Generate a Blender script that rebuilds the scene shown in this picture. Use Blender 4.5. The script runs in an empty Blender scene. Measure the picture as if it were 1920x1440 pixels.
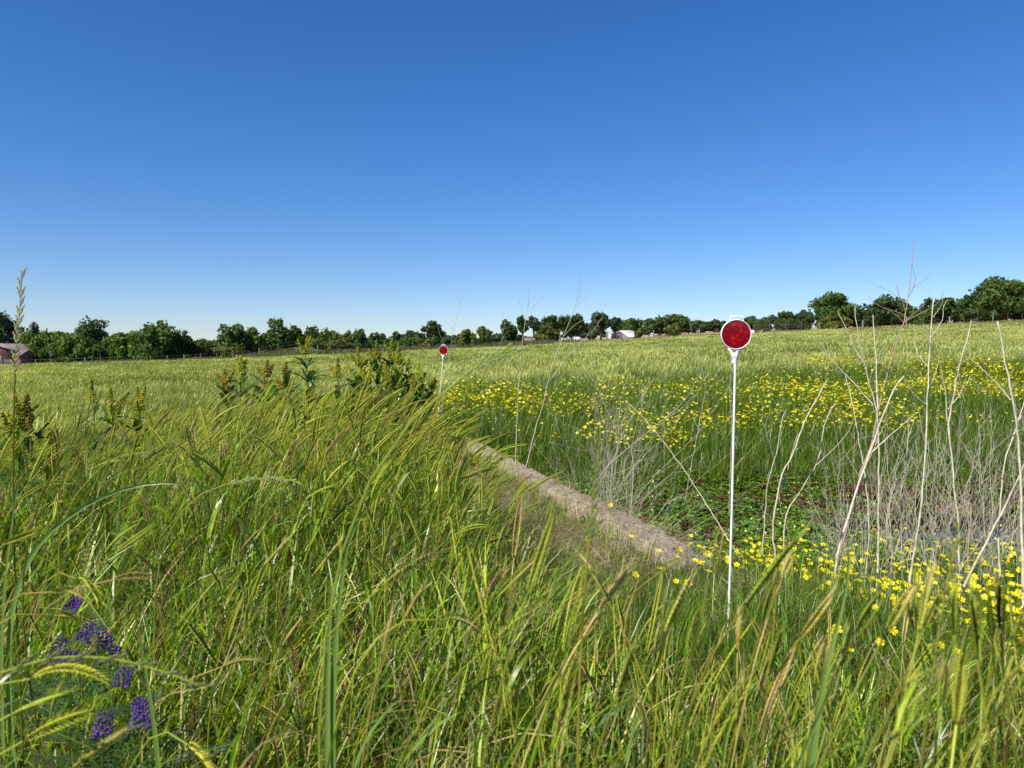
import bpy, math, random
import numpy as np
from mathutils import Vector, Matrix, Euler
R = np.random.default_rng(7)
random.seed(7)
sc = bpy.context.scene
COL = sc.collection
# ------------------------------------------------------------------ camera, world, sun, exposure
FPX = 1400.0
PITCH = math.radians(2.37)
CAMP = np.array([0.0, 0.0, 1.25])
cam_d = bpy.data.cameras.new('camera'); cam = bpy.data.objects.new('camera', cam_d); COL.objects.link(cam)
cam.location = CAMP; cam.rotation_euler = (math.pi/2 - PITCH, 0, 0)
cam_d.sensor_width = 36; cam_d.lens = 36*FPX/1920; cam_d.clip_start = 0.02; cam_d.clip_end = 6000
cam_d.dof.use_dof = True; cam_d.dof.focus_distance = 4.2; cam_d.dof.aperture_fstop = 11.0
sc.camera = cam
SUN_AZ = math.radians(227); SUN_EL = math.radians(47)
world = bpy.data.worlds.new('World'); sc.world = world; world.use_nodes = True
nt = world.node_tree; nt.nodes.clear()
wo = nt.nodes.new('ShaderNodeOutputWorld'); bg = nt.nodes.new('ShaderNodeBackground'); sky = nt.nodes.new('ShaderNodeTexSky')
sky.sky_type = 'NISHITA'; sky.sun_disc = False; sky.sun_elevation = SUN_EL; sky.sun_rotation = SUN_AZ
sky.altitude = 0; sky.air_density = 1.0; sky.dust_density = 0.0; sky.ozone_density = 5.0
bg.inputs['Strength'].default_value = 0.0765
hs = nt.nodes.new('ShaderNodeHueSaturation'); hs.inputs['Saturation'].default_value = 1.24
wb = nt.nodes.new('ShaderNodeMix'); wb.data_type = 'RGBA'; wb.blend_type = 'MULTIPLY'; wb.inputs['Factor'].default_value = 1.0; wb.inputs['B'].default_value = (0.96, 0.985, 1.20, 1)
nt.links.new(sky.outputs[0], hs.inputs['Color']); nt.links.new(hs.outputs[0], wb.inputs['A']); nt.links.new(wb.outputs['Result'], bg.inputs['Color']); nt.links.new(bg.outputs[0], wo.inputs['Surface'])
sun_d = bpy.data.lights.new('sun', 'SUN'); sun_d.energy = 5.0; sun_d.angle = math.radians(0.53); sun_d.color = (1.0, 0.95, 0.86)
sun = bpy.data.objects.new('sun', sun_d); COL.objects.link(sun)
sd = Vector((math.sin(SUN_AZ)*math.cos(SUN_EL), math.cos(SUN_AZ)*math.cos(SUN_EL), math.sin(SUN_EL)))
sun.rotation_euler = sd.to_track_quat('Z', 'Y').to_euler(); sun.location = (-20, -20, 30)
sc.view_settings.view_transform = 'Standard'; sc.view_settings.look = 'None'
sc.view_settings.exposure = 0.52; sc.view_settings.gamma = 1.0
sc.cycles.max_bounces = 6; sc.cycles.transparent_max_bounces = 6

_f = np.array([0, math.cos(PITCH), -math.sin(PITCH)]); _u = np.array([0, math.sin(PITCH), math.cos(PITCH)])
def at(px, py, d):
    """point seen at photo pixel (px,py), d metres in front of the lens"""
    return CAMP + d*(_f + np.array([1.0, 0, 0])*(px-960)/FPX - _u*(py-720)/FPX)

# ------------------------------------------------------------------ helpers
def tag(o, label=None, cat=None, group=None, kind=None):
    if label: o['label'] = label
    if cat: o['category'] = cat
    if group: o['group'] = group
    if kind: o['kind'] = kind
    return o

class MB:
    """collects vertices, polygons, a per-vertex tint and material indices"""
    def __init__(s): s.v = []; s.c = []; s.n = 0; s.f = []
    def add(s, verts, faces, col=(1, 1, 1), mi=0):
        verts = np.asarray(verts, float).reshape(-1, 3); faces = np.asarray(faces, int)
        c = np.asarray(col, float)
        if c.ndim == 1: c = np.tile(c, (len(verts), 1))
        s.v.append(verts); s.c.append(c); s.f.append((faces + s.n, mi)); s.n += len(verts)
    def mesh(s, name, mats):
        me = bpy.data.meshes.new(name)
        V = np.concatenate(s.v); C = np.concatenate(s.c)
        me.vertices.add(len(V)); me.vertices.foreach_set('co', V.astype(np.float32).ravel())
        loops = []; starts = []; mis = []; k = 0
        for f, mi in s.f:
            n, w = f.shape
            loops.append(f.ravel()); starts.append(k + np.arange(n)*w); k += n*w; mis.append(np.full(n, mi))
        L = np.concatenate(loops); S = np.concatenate(starts)
        me.loops.add(len(L)); me.loops.foreach_set('vertex_index', L.astype(np.int32))
        me.polygons.add(len(S)); me.polygons.foreach_set('loop_start', S.astype(np.int32))
        me.polygons.foreach_set('material_index', np.concatenate(mis).astype(np.int32))
        me.update(calc_edges=True)
        a = me.color_attributes.new('tint', 'FLOAT_COLOR', 'POINT')
        a.data.foreach_set('color', np.concatenate([C, np.ones((len(C), 1))], 1).astype(np.float32).ravel())
        for m in (mats if isinstance(mats, (list, tuple)) else [mats]): me.materials.append(m)
        return me
    def obj(s, name, mats, parent=None, smooth=False, link=True):
        me = s.mesh(name, mats)
        if smooth: me.polygons.foreach_set('use_smooth', np.ones(len(me.polygons), bool))
        o = bpy.data.objects.new(name, me)
        if link: COL.objects.link(o)
        if parent: o.parent = parent
        return o

def tube(mb, pts, rad, sides=4, col=(1, 1, 1), mi=0, flat=1.0):
    """one tapered tube along a polyline"""
    pts = np.asarray(pts, float); n = len(pts); rad = np.broadcast_to(np.asarray(rad, float), (n,))
    t = np.gradient(pts, axis=0); t /= np.linalg.norm(t, axis=1)[:, None] + 1e-12
    ref = np.array([0.31, 1.0, 0.17]); a = np.cross(t, ref); a /= np.linalg.norm(a, axis=1)[:, None] + 1e-9
    b = np.cross(t, a)
    ang = np.arange(sides)*2*math.pi/sides
    v = pts[:, None] + rad[:, None, None]*(np.cos(ang)[None, :, None]*a[:, None]*flat + np.sin(ang)[None, :, None]*b[:, None])
    i = np.arange(n-1)[:, None]*sides; j = np.arange(sides)[None]; j2 = (j+1) % sides
    f = np.stack([i+j, i+j2, i+sides+j2, i+sides+j], -1).reshape(-1, 4)
    c = np.asarray(col, float)
    if c.ndim == 2: c = np.repeat(c, sides, 0)
    mb.add(v.reshape(-1, 3), f, c, mi)
    top = v[-1]; mb.add(top, np.arange(sides)[None], c[-1] if c.ndim == 2 else c, mi)

def blades(mb, base, az, th0, th1, L, W, nseg, col, mi=0, power=1.3, twist=None):
    """many ribbons at once: bend from angle th0 to th1 (from the vertical) towards azimuth az"""
    N = len(base); t = np.linspace(0, 1, nseg+1)
    th = th0[:, None] + (th1-th0)[:, None]*(t[None]**power)
    ds = (L/nseg)[:, None]; thm = (th[:, 1:]+th[:, :-1])/2
    h = np.concatenate([np.zeros((N, 1)), np.cumsum(np.sin(thm)*ds, 1)], 1)
    z = np.concatenate([np.zeros((N, 1)), np.cumsum(np.cos(thm)*ds, 1)], 1)
    ca, sa = np.cos(az)[:, None], np.sin(az)[:, None]
    P = np.stack([base[:, 0:1]+h*ca, base[:, 1:2]+h*sa, base[:, 2:3]+z], -1)
    if twist is None: twist = R.uniform(-0.9, 0.9, N)
    tw = twist[:, None]*(0.4+t[None])
    sx = -sa*np.cos(tw); sy = ca*np.cos(tw); sz = np.sin(tw)*np.ones_like(sx)
    S = np.stack([sx, sy, sz], -1)
    w = W[:, None]*np.array([0.55]+[1-0.75*max(0, (q-0.35)/0.65)**1.4 for q in t[1:]])[None]/2
    Lf = P - S*w[..., None]; Rt = P + S*w[..., None]
    v = np.concatenate([np.stack([Lf[:, :-1], Rt[:, :-1]], 2).reshape(N, -1, 3), P[:, -1:]], 1)
    per = 2*nseg+1; off = (np.arange(N)*per)[:, None, None]
    q = np.array([[2*i, 2*i+1, 2*i+3, 2*i+2] for i in range(nseg-1)])
    vc = np.repeat(np.asarray(col)[:, None] if np.asarray(col).ndim == 2 else np.tile(col, (N, 1))[:, None], per, 1).reshape(-1, 3)
    n0 = mb.n; mb.v.append(v.reshape(-1, 3)); mb.c.append(vc); mb.n += N*per
    if nseg > 1: mb.f.append(((q[None]+off).reshape(-1, 4)+n0, mi))
    tri = np.array([[2*nseg-2, 2*nseg-1, 2*nseg]]); mb.f.append(((tri[None]+off).reshape(-1, 3)+n0, mi))
    return P

def leafquads(mb, cen, nrm, size, col, mi=0, aspect=1.6):
    """many leaf-sized diamonds facing nrm"""
    N = len(cen); nrm = nrm/(np.linalg.norm(nrm, axis=1)[:, None]+1e-9)
    r = R.normal(size=(N, 3)); a = np.cross(nrm, r); a /= np.linalg.norm(a, axis=1)[:, None]+1e-9; b = np.cross(nrm, a)
    s = size[:, None]
    v = np.stack([cen-a*s*aspect/2, cen+b*s/2, cen+a*s*aspect/2+nrm*s*0.15, cen-b*s/2], 1)
    f = np.arange(N)[:, None]*4+np.arange(4)[None]
    mb.add(v.reshape(-1, 3), f, np.repeat(col, 4, 0), mi)

# value noise on the ground plane
def _hash(ix, iy, s): 
    n = (ix*374761393+iy*668265263+s*1442695041) & 0x7fffffff
    n = ((n ^ (n >> 13))*1274126177) & 0x7fffffff
    return ((n ^ (n >> 16)) & 0xffff)/65535.0
def noise2(x, y, s=0):
    x = np.asarray(x, float); y = np.asarray(y, float)
    ix = np.floor(x).astype(np.int64); iy = np.floor(y).astype(np.int64); fx = x-ix; fy = y-iy
    fx = fx*fx*(3-2*fx); fy = fy*fy*(3-2*fy)
    return (_hash(ix, iy, s)*(1-fx)+_hash(ix+1, iy, s)*fx)*(1-fy)+(_hash(ix, iy+1, s)*(1-fx)+_hash(ix+1, iy+1, s)*fx)*fy
def fbm(x, y, s=0): return (noise2(x, y, s)+0.5*noise2(2.1*x, 2.1*y, s+1)+0.25*noise2(4.3*x, 4.3*y, s+2))/1.75
def sm(a, b, x): t = np.clip((x-a)/(b-a), 0, 1); return t*t*(3-2*t)

# ------------------------------------------------------------------ materials
def mat(name, rough=0.6, spec=0.3, trans=0.0, tint=True, base=(1, 1, 1), rnd=0.0, hue=0.0, noise=None, bump=None, transcol=1.3, metallic=0.0):
    m = bpy.data.materials.new(name); m.use_nodes = True; t = m.node_tree; N = t.nodes; N.clear(); lk = t.links.new
    out = N.new('ShaderNodeOutputMaterial'); bs = N.new('ShaderNodeBsdfPrincipled')
    bs.inputs['Roughness'].default_value = rough; bs.inputs['Specular IOR Level'].default_value = spec; bs.inputs['Metallic'].default_value = metallic
    if tint:
        a = N.new('ShaderNodeAttribute'); a.attribute_name = 'tint'; c = a.outputs['Color']
    else:
        r_ = N.new('ShaderNodeRGB'); r_.outputs[0].default_value = (*base, 1); c = r_.outputs[0]
    if noise:
        sc_, amt, col2 = noise
        tc = N.new('ShaderNodeTexCoord'); nz = N.new('ShaderNodeTexNoise'); nz.inputs['Scale'].default_value = sc_; nz.inputs['Detail'].default_value = 6; nz.inputs['Roughness'].default_value = 0.65
        lk(tc.outputs['Object'], nz.inputs['Vector'])
        rp = N.new('ShaderNodeMapRange'); rp.inputs['From Min'].default_value = 0.4; rp.inputs['From Max'].default_value = 0.65; rp.inputs['To Max'].default_value = amt
        lk(nz.outputs['Fac'], rp.inputs['Value'])
        mx = N.new('ShaderNodeMix'); mx.data_type = 'RGBA'; mx.inputs['B'].default_value = (*col2, 1)
        lk(rp.outputs[0], mx.inputs['Factor']); lk(c, mx.inputs['A']); c = mx.outputs['Result']
    if rnd > 0 or hue > 0:
        oi = N.new('ShaderNodeObjectInfo'); hs = N.new('ShaderNodeHueSaturation')
        m1 = N.new('ShaderNodeMapRange'); m1.inputs['To Min'].default_value = 1-rnd; m1.inputs['To Max'].default_value = 1+rnd
        lk(oi.outputs['Random'], m1.inputs['Value']); lk(m1.outputs[0], hs.inputs['Value'])
        ml = N.new('ShaderNodeMath'); ml.operation = 'MULTIPLY'; ml.inputs[1].default_value = 7.31; fr = N.new('ShaderNodeMath'); fr.operation = 'FRACT'
        lk(oi.outputs['Random'], ml.inputs[0]); lk(ml.outputs[0], fr.inputs[0])
        m2 = N.new('ShaderNodeMapRange'); m2.inputs['To Min'].default_value = 0.5-hue; m2.inputs['To Max'].default_value = 0.5+hue
        lk(fr.outputs[0], m2.inputs['Value']); lk(m2.outputs[0], hs.inputs['Hue']); lk(c, hs.inputs['Color']); c = hs.outputs[0]
    lk(c, bs.inputs['Base Color'])
    if bump:
        tc2 = N.new('ShaderNodeTexCoord'); n2 = N.new('ShaderNodeTexNoise'); n2.inputs['Scale'].default_value = bump[0]; n2.inputs['Detail'].default_value = 8
        bp = N.new('ShaderNodeBump'); bp.inputs['Strength'].default_value = bump[1]; bp.inputs['Distance'].default_value = bump[2]
        lk(tc2.outputs['Object'], n2.inputs['Vector']); lk(n2.outputs['Fac'], bp.inputs['Height']); lk(bp.outputs[0], bs.inputs['Normal'])
    if trans > 0:
        tr = N.new('ShaderNodeBsdfTranslucent'); ms = N.new('ShaderNodeMixShader'); ms.inputs[0].default_value = trans
        g = N.new('ShaderNodeMix'); g.data_type = 'RGBA'; g.blend_type = 'MULTIPLY'; g.inputs['Factor'].default_value = 1.0
        g.inputs['B'].default_value = (transcol*1.05, transcol*1.1, transcol*0.55, 1); g.clamp_result = True
        lk(c, g.inputs['A']); lk(g.outputs['Result'], tr.inputs['Color'])
        lk(bs.outputs[0], ms.inputs[1]); lk(tr.outputs[0], ms.inputs[2]); lk(ms.outputs[0], out.inputs[0])
    else: lk(bs.outputs[0], out.inputs[0])
    return m

M_grass = mat('grass_blade', rough=0.36, spec=0.42, trans=0.36, rnd=0.42, hue=0.024)
M_far = mat('field_grass', rough=0.55, spec=0.3, trans=0.3, rnd=0.2, hue=0.012)
M_head = mat('seed_head', rough=0.55, spec=0.25, trans=0.4, rnd=0.25, hue=0.018)
M_leaf = mat('broad_leaf', rough=0.26, spec=0.5, trans=0.28, rnd=0.2, hue=0.015)
M_tree = mat('tree_foliage', rough=0.6, spec=0.25, trans=0.25)
M_bark = mat('bark', rough=0.9, spec=0.1, noise=(6, 0.6, (0.03, 0.022, 0.016)))
M_dry = mat('dry_stalk', rough=0.6, spec=0.3, noise=(45, 0.6, (0.24, 0.19, 0.13)))
M_petal = mat('yellow_petal', rough=0.3, spec=0.5, trans=0.25, rnd=0.08, transcol=1.0)
M_purple = mat('purple_petal', rough=0.5, spec=0.3, trans=0.3)
M_white = mat('white_plastic', rough=0.35, spec=0.5, tint=False, base=(0.82, 0.81, 0.79), noise=(30, 0.12, (0.6, 0.57, 0.5)))
M_wood = mat('weathered_wood', rough=0.9, spec=0.1, noise=(3, 0.5, (0.16, 0.14, 0.12)))
M_paint = mat('painted_siding', rough=0.6, spec=0.3, noise=(1.5, 0.25, (0.35, 0.33, 0.3)))
M_metal = mat('metal_roof', rough=0.45, spec=0.5, noise=(0.8, 0.45, (0.42, 0.3, 0.22)), bump=(2, 0.2, 0.02))
M_wire = mat('wire', rough=0.5, spec=0.5, tint=False, base=(0.18, 0.17, 0.16), metallic=0.6)
M_glass = mat('window_glass', rough=0.08, spec=0.8, tint=False, base=(0.02, 0.025, 0.03))

# red reflector: faceted prismatic lens
M_red = bpy.data.materials.new('red_reflector'); M_red.use_nodes = True
t = M_red.node_tree; b = t.nodes['Principled BSDF']; vo = t.nodes.new('ShaderNodeTexVoronoi'); tc = t.nodes.new('ShaderNodeTexCoord')
vo.inputs['Scale'].default_value = 230; t.links.new(tc.outputs['Object'], vo.inputs['Vector'])
n1 = t.nodes.new('ShaderNodeTexNoise'); n1.inputs['Scale'].default_value = 34; t.links.new(tc.outputs['Object'], n1.inputs['Vector'])
sp = t.nodes.new('ShaderNodeSeparateColor'); t.links.new(vo.outputs['Color'], sp.inputs[0])
mm = t.nodes.new('ShaderNodeMath'); mm.operation = 'MULTIPLY'; t.links.new(sp.outputs[0], mm.inputs[0]); t.links.new(n1.outputs['Fac'], mm.inputs[1])
rp = t.nodes.new('ShaderNodeValToRGB'); rp.color_ramp.elements[0].color = (0.15, 0.001, 0.008, 1); rp.color_ramp.elements[0].position = 0.1
rp.color_ramp.elements[1].color = (0.6, 0.02, 0.012, 1); rp.color_ramp.elements[1].position = 0.62
e = rp.color_ramp.elements.new(0.4); e.color = (0.27, 0.002, 0.010, 1)
t.links.new(mm.outputs[0], rp.inputs[0]); t.links.new(rp.outputs[0], b.inputs['Base Color'])
b.inputs['Roughness'].default_value = 0.12; b.inputs['Coat Weight'].default_value = 0.1
bp = t.nodes.new('ShaderNodeBump'); bp.inputs['Strength'].default_value = 0.12; bp.inputs['Distance'].default_value = 0.001
t.links.new(vo.outputs['Distance'], bp.inputs['Height']); t.links.new(bp.outputs[0], b.inputs['Normal'])

# concrete
M_conc = mat('old_concrete', rough=0.95, spec=0.1, tint=False, base=(0.45, 0.365, 0.265), noise=(14, 0.85, (0.22, 0.17, 0.125)), bump=(70, 1.0, 0.03))
t = M_conc.node_tree
# water
M_water = mat('pond_water', rough=0.04, spec=0.6, tint=False, base=(0.02, 0.018, 0.012), bump=(14, 0.15, 0.01))

# ------------------------------------------------------------------ terrain
A_px = np.array([-400, 0, 320, 640, 960, 1280, 1600, 1920, 2400])
A_py = np.array([704, 690, 681, 664, 649, 631, 617, 602, 585])
def Aedge(u): return (662-np.interp(np.asarray(u)*FPX+960, A_px, A_py))/FPX
WA = np.array([-0.52, 7.05]); WB = np.array([0.70, 2.88])          # headwall centre line, far end to near end
wdir = (WB-WA)/np.linalg.norm(WB-WA); wnrm = np.array([-wdir[1], wdir[0]])
if wnrm[0] < 0: wnrm = -wnrm
WTOP = 0.45
def swall(x, y): return (x-WA[0])*wnrm[0]+(y-WA[1])*wnrm[1]
def ground(x, y):
    x = np.asarray(x, float); y = np.asarray(y, float)
    yy = np.maximum(y, 1e-3)
    w = np.clip((yy-9)/81, 0, 1)
    z9 = np.clip(0.42+0.045*x, -0.05, 0.95)+0.05*sm(7, 12, yy)
    E = 1.25+90*Aedge(x/90)-0.30
    z = (1-w)*z9+w*E
    far = 1.25+yy*(Aedge(x/yy)+0.0055*np.clip((yy-90)/80, 0, 1))-0.30*90/np.maximum(yy, 90)
    far = np.where(yy > 330, 1.25+330*(Aedge(x/yy)+0.0055)+0*yy, far)
    z = np.where(yy > 90, far, z)
    # bank the camera stands on
    bank = 0.40
    kb = (1-sm(5.2, 8.5, y))*(1-sm(4.5, 8, -x))
    z = z*(1-kb)+bank*kb
    # ditch right of the headwall
    s = swall(x, y)
    prof = np.interp(y, [0.8, 1.8, 2.8, 3.8, 4.6, 6.2, 7.4, 9.0, 12.0], [0.38, 0.34, 0.20, 0.05, -0.03, -0.01, 0.16, 0.42, 0.60])
    kd = sm(0.13, 0.24, s)*(1-sm(10.5, 12.5, y))*sm(0.2, 1.2, y)
    kd = np.where(y > 7.2, kd*sm(-0.2, 1.2, s), kd)
    z = z*(1-kd)+np.minimum(prof, 9)*kd
    # puddle
    pd = np.exp(-(((x-3.6)/1.7)**2+((y-5.2)/0.6)**2)**2)
    z = z-0.12*pd
    z = z+(fbm(x*1.3, y*1.3, 5)-0.5)*0.07*(1-sm(30, 60, y))
    z = z+(fbm(x*0.12, y*0.12, 9)-0.5)*0.25*sm(12, 30, y)*(1-sm(60, 85, y))
    # grassy mound at the far left field edge
    z = z+1.7*np.exp(-((x+27.5)/3.6)**2-((y-97)/5.0)**2)
    return z
def axis(a, b, fine, f0, f1, g=1.07):
    c = list(np.arange(f0, f1+1e-6, fine)); s = fine
    while c[-1] < b: s *= g; c.append(c[-1]+s)
    s = fine; l = [f0]
    while l[-1] > a: s *= g; l.append(l[-1]-s)
    return np.array(l[::-1][:-1]+c)
gx = axis(-900, 900, 0.075, -4.5, 6.0, 1.06); gy = axis(-60, 2500, 0.075, 0.0, 9.0, 1.045)
X, Y = np.meshgrid(gx, gy); Z = ground(X, Y)
mb = MB(); nx, ny = len(gx), len(gy)
i = np.arange(ny-1)[:, None]*nx+np.arange(nx-1)[None]
F = np.stack([i, i+1, i+nx+1, i+nx], -1).reshape(-1, 4)
# ground colours: damp soil near, field green, dry straw strip beyond the fence
soil = np.array([0.030, 0.026, 0.015]); field = np.array([0.10, 0.125, 0.03]); straw = np.array([0.42, 0.32, 0.17]); redmud = np.array([0.07, 0.042, 0.026])
k1 = sm(8, 16, Y)[..., None]; C = soil*(1-k1)+field*k1
U = X/np.maximum(Y, 1)
kq = np.exp(-((X+27.5)/5)**2-((Y-97)/6)**2)[..., None]*0; k2 = (sm(92.5, 95, Y)*(sm(0.02, 0.1, U)))[..., None]; C = C*(1-k2)+straw*k2
k3 = (sm(95, 100, Y)*(1-sm(0.02, 0.1, U)))[..., None]; C = C*(1-k3)+np.array([0.085, 0.12, 0.03])*k3
kr = (np.exp(-((X-3.6)/1.6)**2-((Y-5.7)/0.7)**2))[..., None]; C = C*(1-kr)+redmud*kr
kw = (sm(-0.75, -0.3, swall(X, Y))*(1-sm(0.0, 0.1, swall(X, Y)))*(Y < 6.5)*(Y > 2))[..., None]; C = C*(1-kw)+np.array([0.07, 0.055, 0.035])*kw
mb.add(np.stack([X, Y, Z], -1).reshape(-1, 3), F, C.reshape(-1, 3))
M_ground = mat('ground_soil', rough=1.0, spec=0.05, noise=(1.7, 0.35, (0.07, 0.075, 0.025)), bump=(25, 0.6, 0.03))
tag(mb.obj('ground', M_ground, smooth=True), 'rolling green field with bank and ditch', kind='structure')
WZ = -0.03
mb = MB(); a = np.linspace(0, 2*math.pi, 41)[:-1]
mb.add(np.concatenate([[[3.6, 5.2, WZ]], np.stack([3.6+2.0*np.cos(a), 5.2+0.85*np.sin(a), 0*a+WZ], -1)]), np.stack([0*np.arange(40), 1+np.arange(40), 1+(np.arange(40)+1) % 40], -1))
tag(mb.obj('water', M_water), 'small dark puddle reflecting blue sky in the ditch', kind='structure')

# ------------------------------------------------------------------ instancing of stuff
PROTO = bpy.data.collections
def scatter_group(name, coll):
    g = bpy.data.node_groups.new(name, 'GeometryNodeTree')
    g.interface.new_socket('Geometry', in_out='INPUT', socket_type='NodeSocketGeometry'); g.interface.new_socket('Geometry', in_out='OUTPUT', socket_type='NodeSocketGeometry')
    N = g.nodes; lk = g.links.new
    i_ = N.new('NodeGroupInput'); o_ = N.new('NodeGroupOutput'); ip = N.new('GeometryNodeInstanceOnPoints'); ci = N.new('GeometryNodeCollectionInfo')
    ci.inputs['Collection'].default_value = coll; ci.inputs['Separate Children'].default_value = True; ci.inputs['Reset Children'].default_value = True
    ip.inputs['Pick Instance'].default_value = True
    def att(n, ty):
        a_ = N.new('GeometryNodeInputNamedAttribute'); a_.data_type = ty; a_.inputs['Name'].default_value = n; return a_.outputs['Attribute']
    lk(i_.outputs[0], ip.inputs['Points']); lk(ci.outputs[0], ip.inputs['Instance']); lk(att('idx', 'INT'), ip.inputs['Instance Index'])
    lk(att('rot', 'FLOAT_VECTOR'), ip.inputs['Rotation']); lk(att('scl', 'FLOAT_VECTOR'), ip.inputs['Scale']); lk(ip.outputs[0], o_.inputs[0])
    return g
def protos(name, objs):
    c = bpy.data.collections.new(name)
    for k, o in enumerate(objs):
        o.name = '%s_%02d' % (name, k); c.objects.link(o)
    return c
def scatter(name, coll, P, rot, scl, idx, label):
    me = bpy.data.meshes.new(name); P = np.asarray(P, float); n = len(P)
    me.vertices.add(n); me.vertices.foreach_set('co', P.astype(np.float32).ravel())
    a_ = me.attributes.new('rot', 'FLOAT_VECTOR', 'POINT'); a_.data.foreach_set('vector', np.asarray(rot, np.float32).ravel())
    scl = np.asarray(scl, float)
    if scl.ndim == 1: scl = np.stack([scl]*3, -1)
    a_ = me.attributes.new('scl', 'FLOAT_VECTOR', 'POINT'); a_.data.foreach_set('vector', scl.astype(np.float32).ravel())
    a_ = me.attributes.new('idx', 'INT', 'POINT'); a_.data.foreach_set('value', np.asarray(idx, np.int32))
    o = bpy.data.objects.new(name, me); COL.objects.link(o)
    m = o.modifiers.new('scatter', 'NODES'); m.node_group = scatter_group(name, coll)
    tag(o, label, kind='stuff'); print(name, n); return o

# ------------------------------------------------------------------ grass parts
G1 = np.array([0.135, 0.23, 0.009]); G2 = np.array([0.25, 0.345, 0.012]); GB = np.array([0.12, 0.19, 0.035]); YG = np.array([0.46, 0.50, 0.06]); TAN = np.array([0.55, 0.45, 0.17]); RED = np.array([0.16, 0.05, 0.03])
def bez(p0, p1, p2, p3, n):
    t = np.linspace(0, 1, n)[:, None]; return (1-t)**3*p0+3*(1-t)**2*t*p1+3*(1-t)*t*t*p2+t**3*p3
def barley_head(mb, pts, w, col, tipcol, nsp=15, mi=0, awn=0.012):
    """two rows of overlapping spikelets with awns along the axis pts"""
    pts = np.asarray(pts); seg = np.linalg.norm(np.diff(pts, axis=0), axis=1); cum = np.concatenate([[0], np.cumsum(seg)]); Lh = cum[-1]
    s = np.linspace(0.0, 0.93, nsp)*Lh
    Pc = np.stack([np.interp(s, cum, pts[:, k]) for k in range(3)], -1)
    T = np.stack([np.interp(np.minimum(s+Lh*0.08, Lh), cum, pts[:, k]) for k in range(3)], -1)-np.stack([np.interp(np.maximum(s-Lh*0.05, 0), cum, pts[:, k]) for k in range(3)], -1)
    T /= np.linalg.norm(T, axis=1)[:, None]+1e-9
    ref = R.normal(size=3); A = np.cross(T, ref); A /= np.linalg.norm(A, axis=1)[:, None]; B = np.cross(T, A)
    prof = np.sin(np.clip(np.linspace(0.12, 0.93, nsp), 0, 1)*math.pi)**0.5
    for sg, ph in ((1, 0), (-1, 0.5)):
        o = A*sg
        base = Pc+T*(ph*Lh/nsp); ln = Lh/nsp*2.4
        ww = (w*prof)[:, None]
        tip = base+T*ln+o*ww*0.62
        v = np.stack([base, base+T*ln*0.45+o*ww*0.5+B*ww*0.34, tip, base+T*ln*0.45+o*ww*0.5-B*ww*0.34, base+T*ln*0.5+o*ww*0.75], 1)
        k = np.linspace(0, 1, nsp)[:, None]**1.5; c = col*(1-k)+tipcol*k; c = c*R.uniform(0.8, 1.15, (nsp, 1))
        f = np.array([[0, 1, 4], [1, 2, 4], [0, 4, 3], [4, 2, 3], [0, 3, 1], [1, 3, 2]])
        mb.add(v.reshape(-1, 3), (np.arange(nsp)[:, None, None]*5+f[None]).reshape(-1, 3), np.repeat(c, 5, 0), mi)
        if awn > 0:
            d = T+o*0.35+R.normal(size=T.shape)*0.12
            v = np.stack([tip-B*w*0.06, tip+B*w*0.06, tip+d*awn*R.uniform(0.7, 1.3, (nsp, 1))], 1)
            mb.add(v.reshape(-1, 3), np.arange(nsp*3).reshape(-1, 3), np.repeat(c*1.1, 3, 0), mi)
def curvepts(L, a0, a1, n, power=1.5):
    t = np.linspace(0, 1, n); th = a0+(a1-a0)*t**power; ds = L/(n-1); tm = (th[1:]+th[:-1])/2
    return np.stack([np.concatenate([[0], np.cumsum(np.sin(tm)*ds)]), np.zeros(n), np.concatenate([[0], np.cumsum(np.cos(tm)*ds)])], -1), th
def stalk_proto(k):
    mb = MB(); L = 0.50; a0 = R.uniform(0.0, 0.12); a1 = R.uniform(0.45, 1.0) if k < 14 else R.uniform(0.05, 0.45)
    p, th = curvepts(L, a0, a1, 8, 1.9); g = (G1*0.5+G2*0.5)*R.uniform(0.9, 1.2)
    dry = (k % 11 == 6); 
    hc = (YG if not dry else TAN)*R.uniform(0.85, 1.1); tc_ = hc*1.05 if R.random() < 0.85 else TAN
    sc_ = np.linspace(0, 1, 8)[:, None]; tube(mb, p, np.linspace(0.0014, 0.0008, 8), 3, (g*(1-sc_)+(hc*0.8)*sc_), 0)
    q, _ = curvepts(R.uniform(0.075, 0.115), th[-1], th[-1]+R.uniform(0.05, 0.6), 7, 1.0)
    barley_head(mb, q+p[-1], 0.0078*R.uniform(0.8, 1.15), hc, tc_, 15, 1, R.uniform(0.006, 0.013))
    n = 3; b_ = p[[1, 2, 4]]*1.0; blades(mb, b_, R.uniform(-1.2, 1.2, n), R.uniform(0.2, 0.4, n), R.uniform(0.9, 1.9, n), R.uniform(0.12, 0.26, n), R.uniform(0.003, 0.008, n), 5, np.stack([(G1 if R.random() < .6 else GB)*R.uniform(0.6, 1.5) for _ in range(n)]))
    return mb.obj('s', [M_grass, M_head], link=False)
C_stalk = protos('barley_proto', [stalk_proto(k) for k in range(22)])
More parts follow.
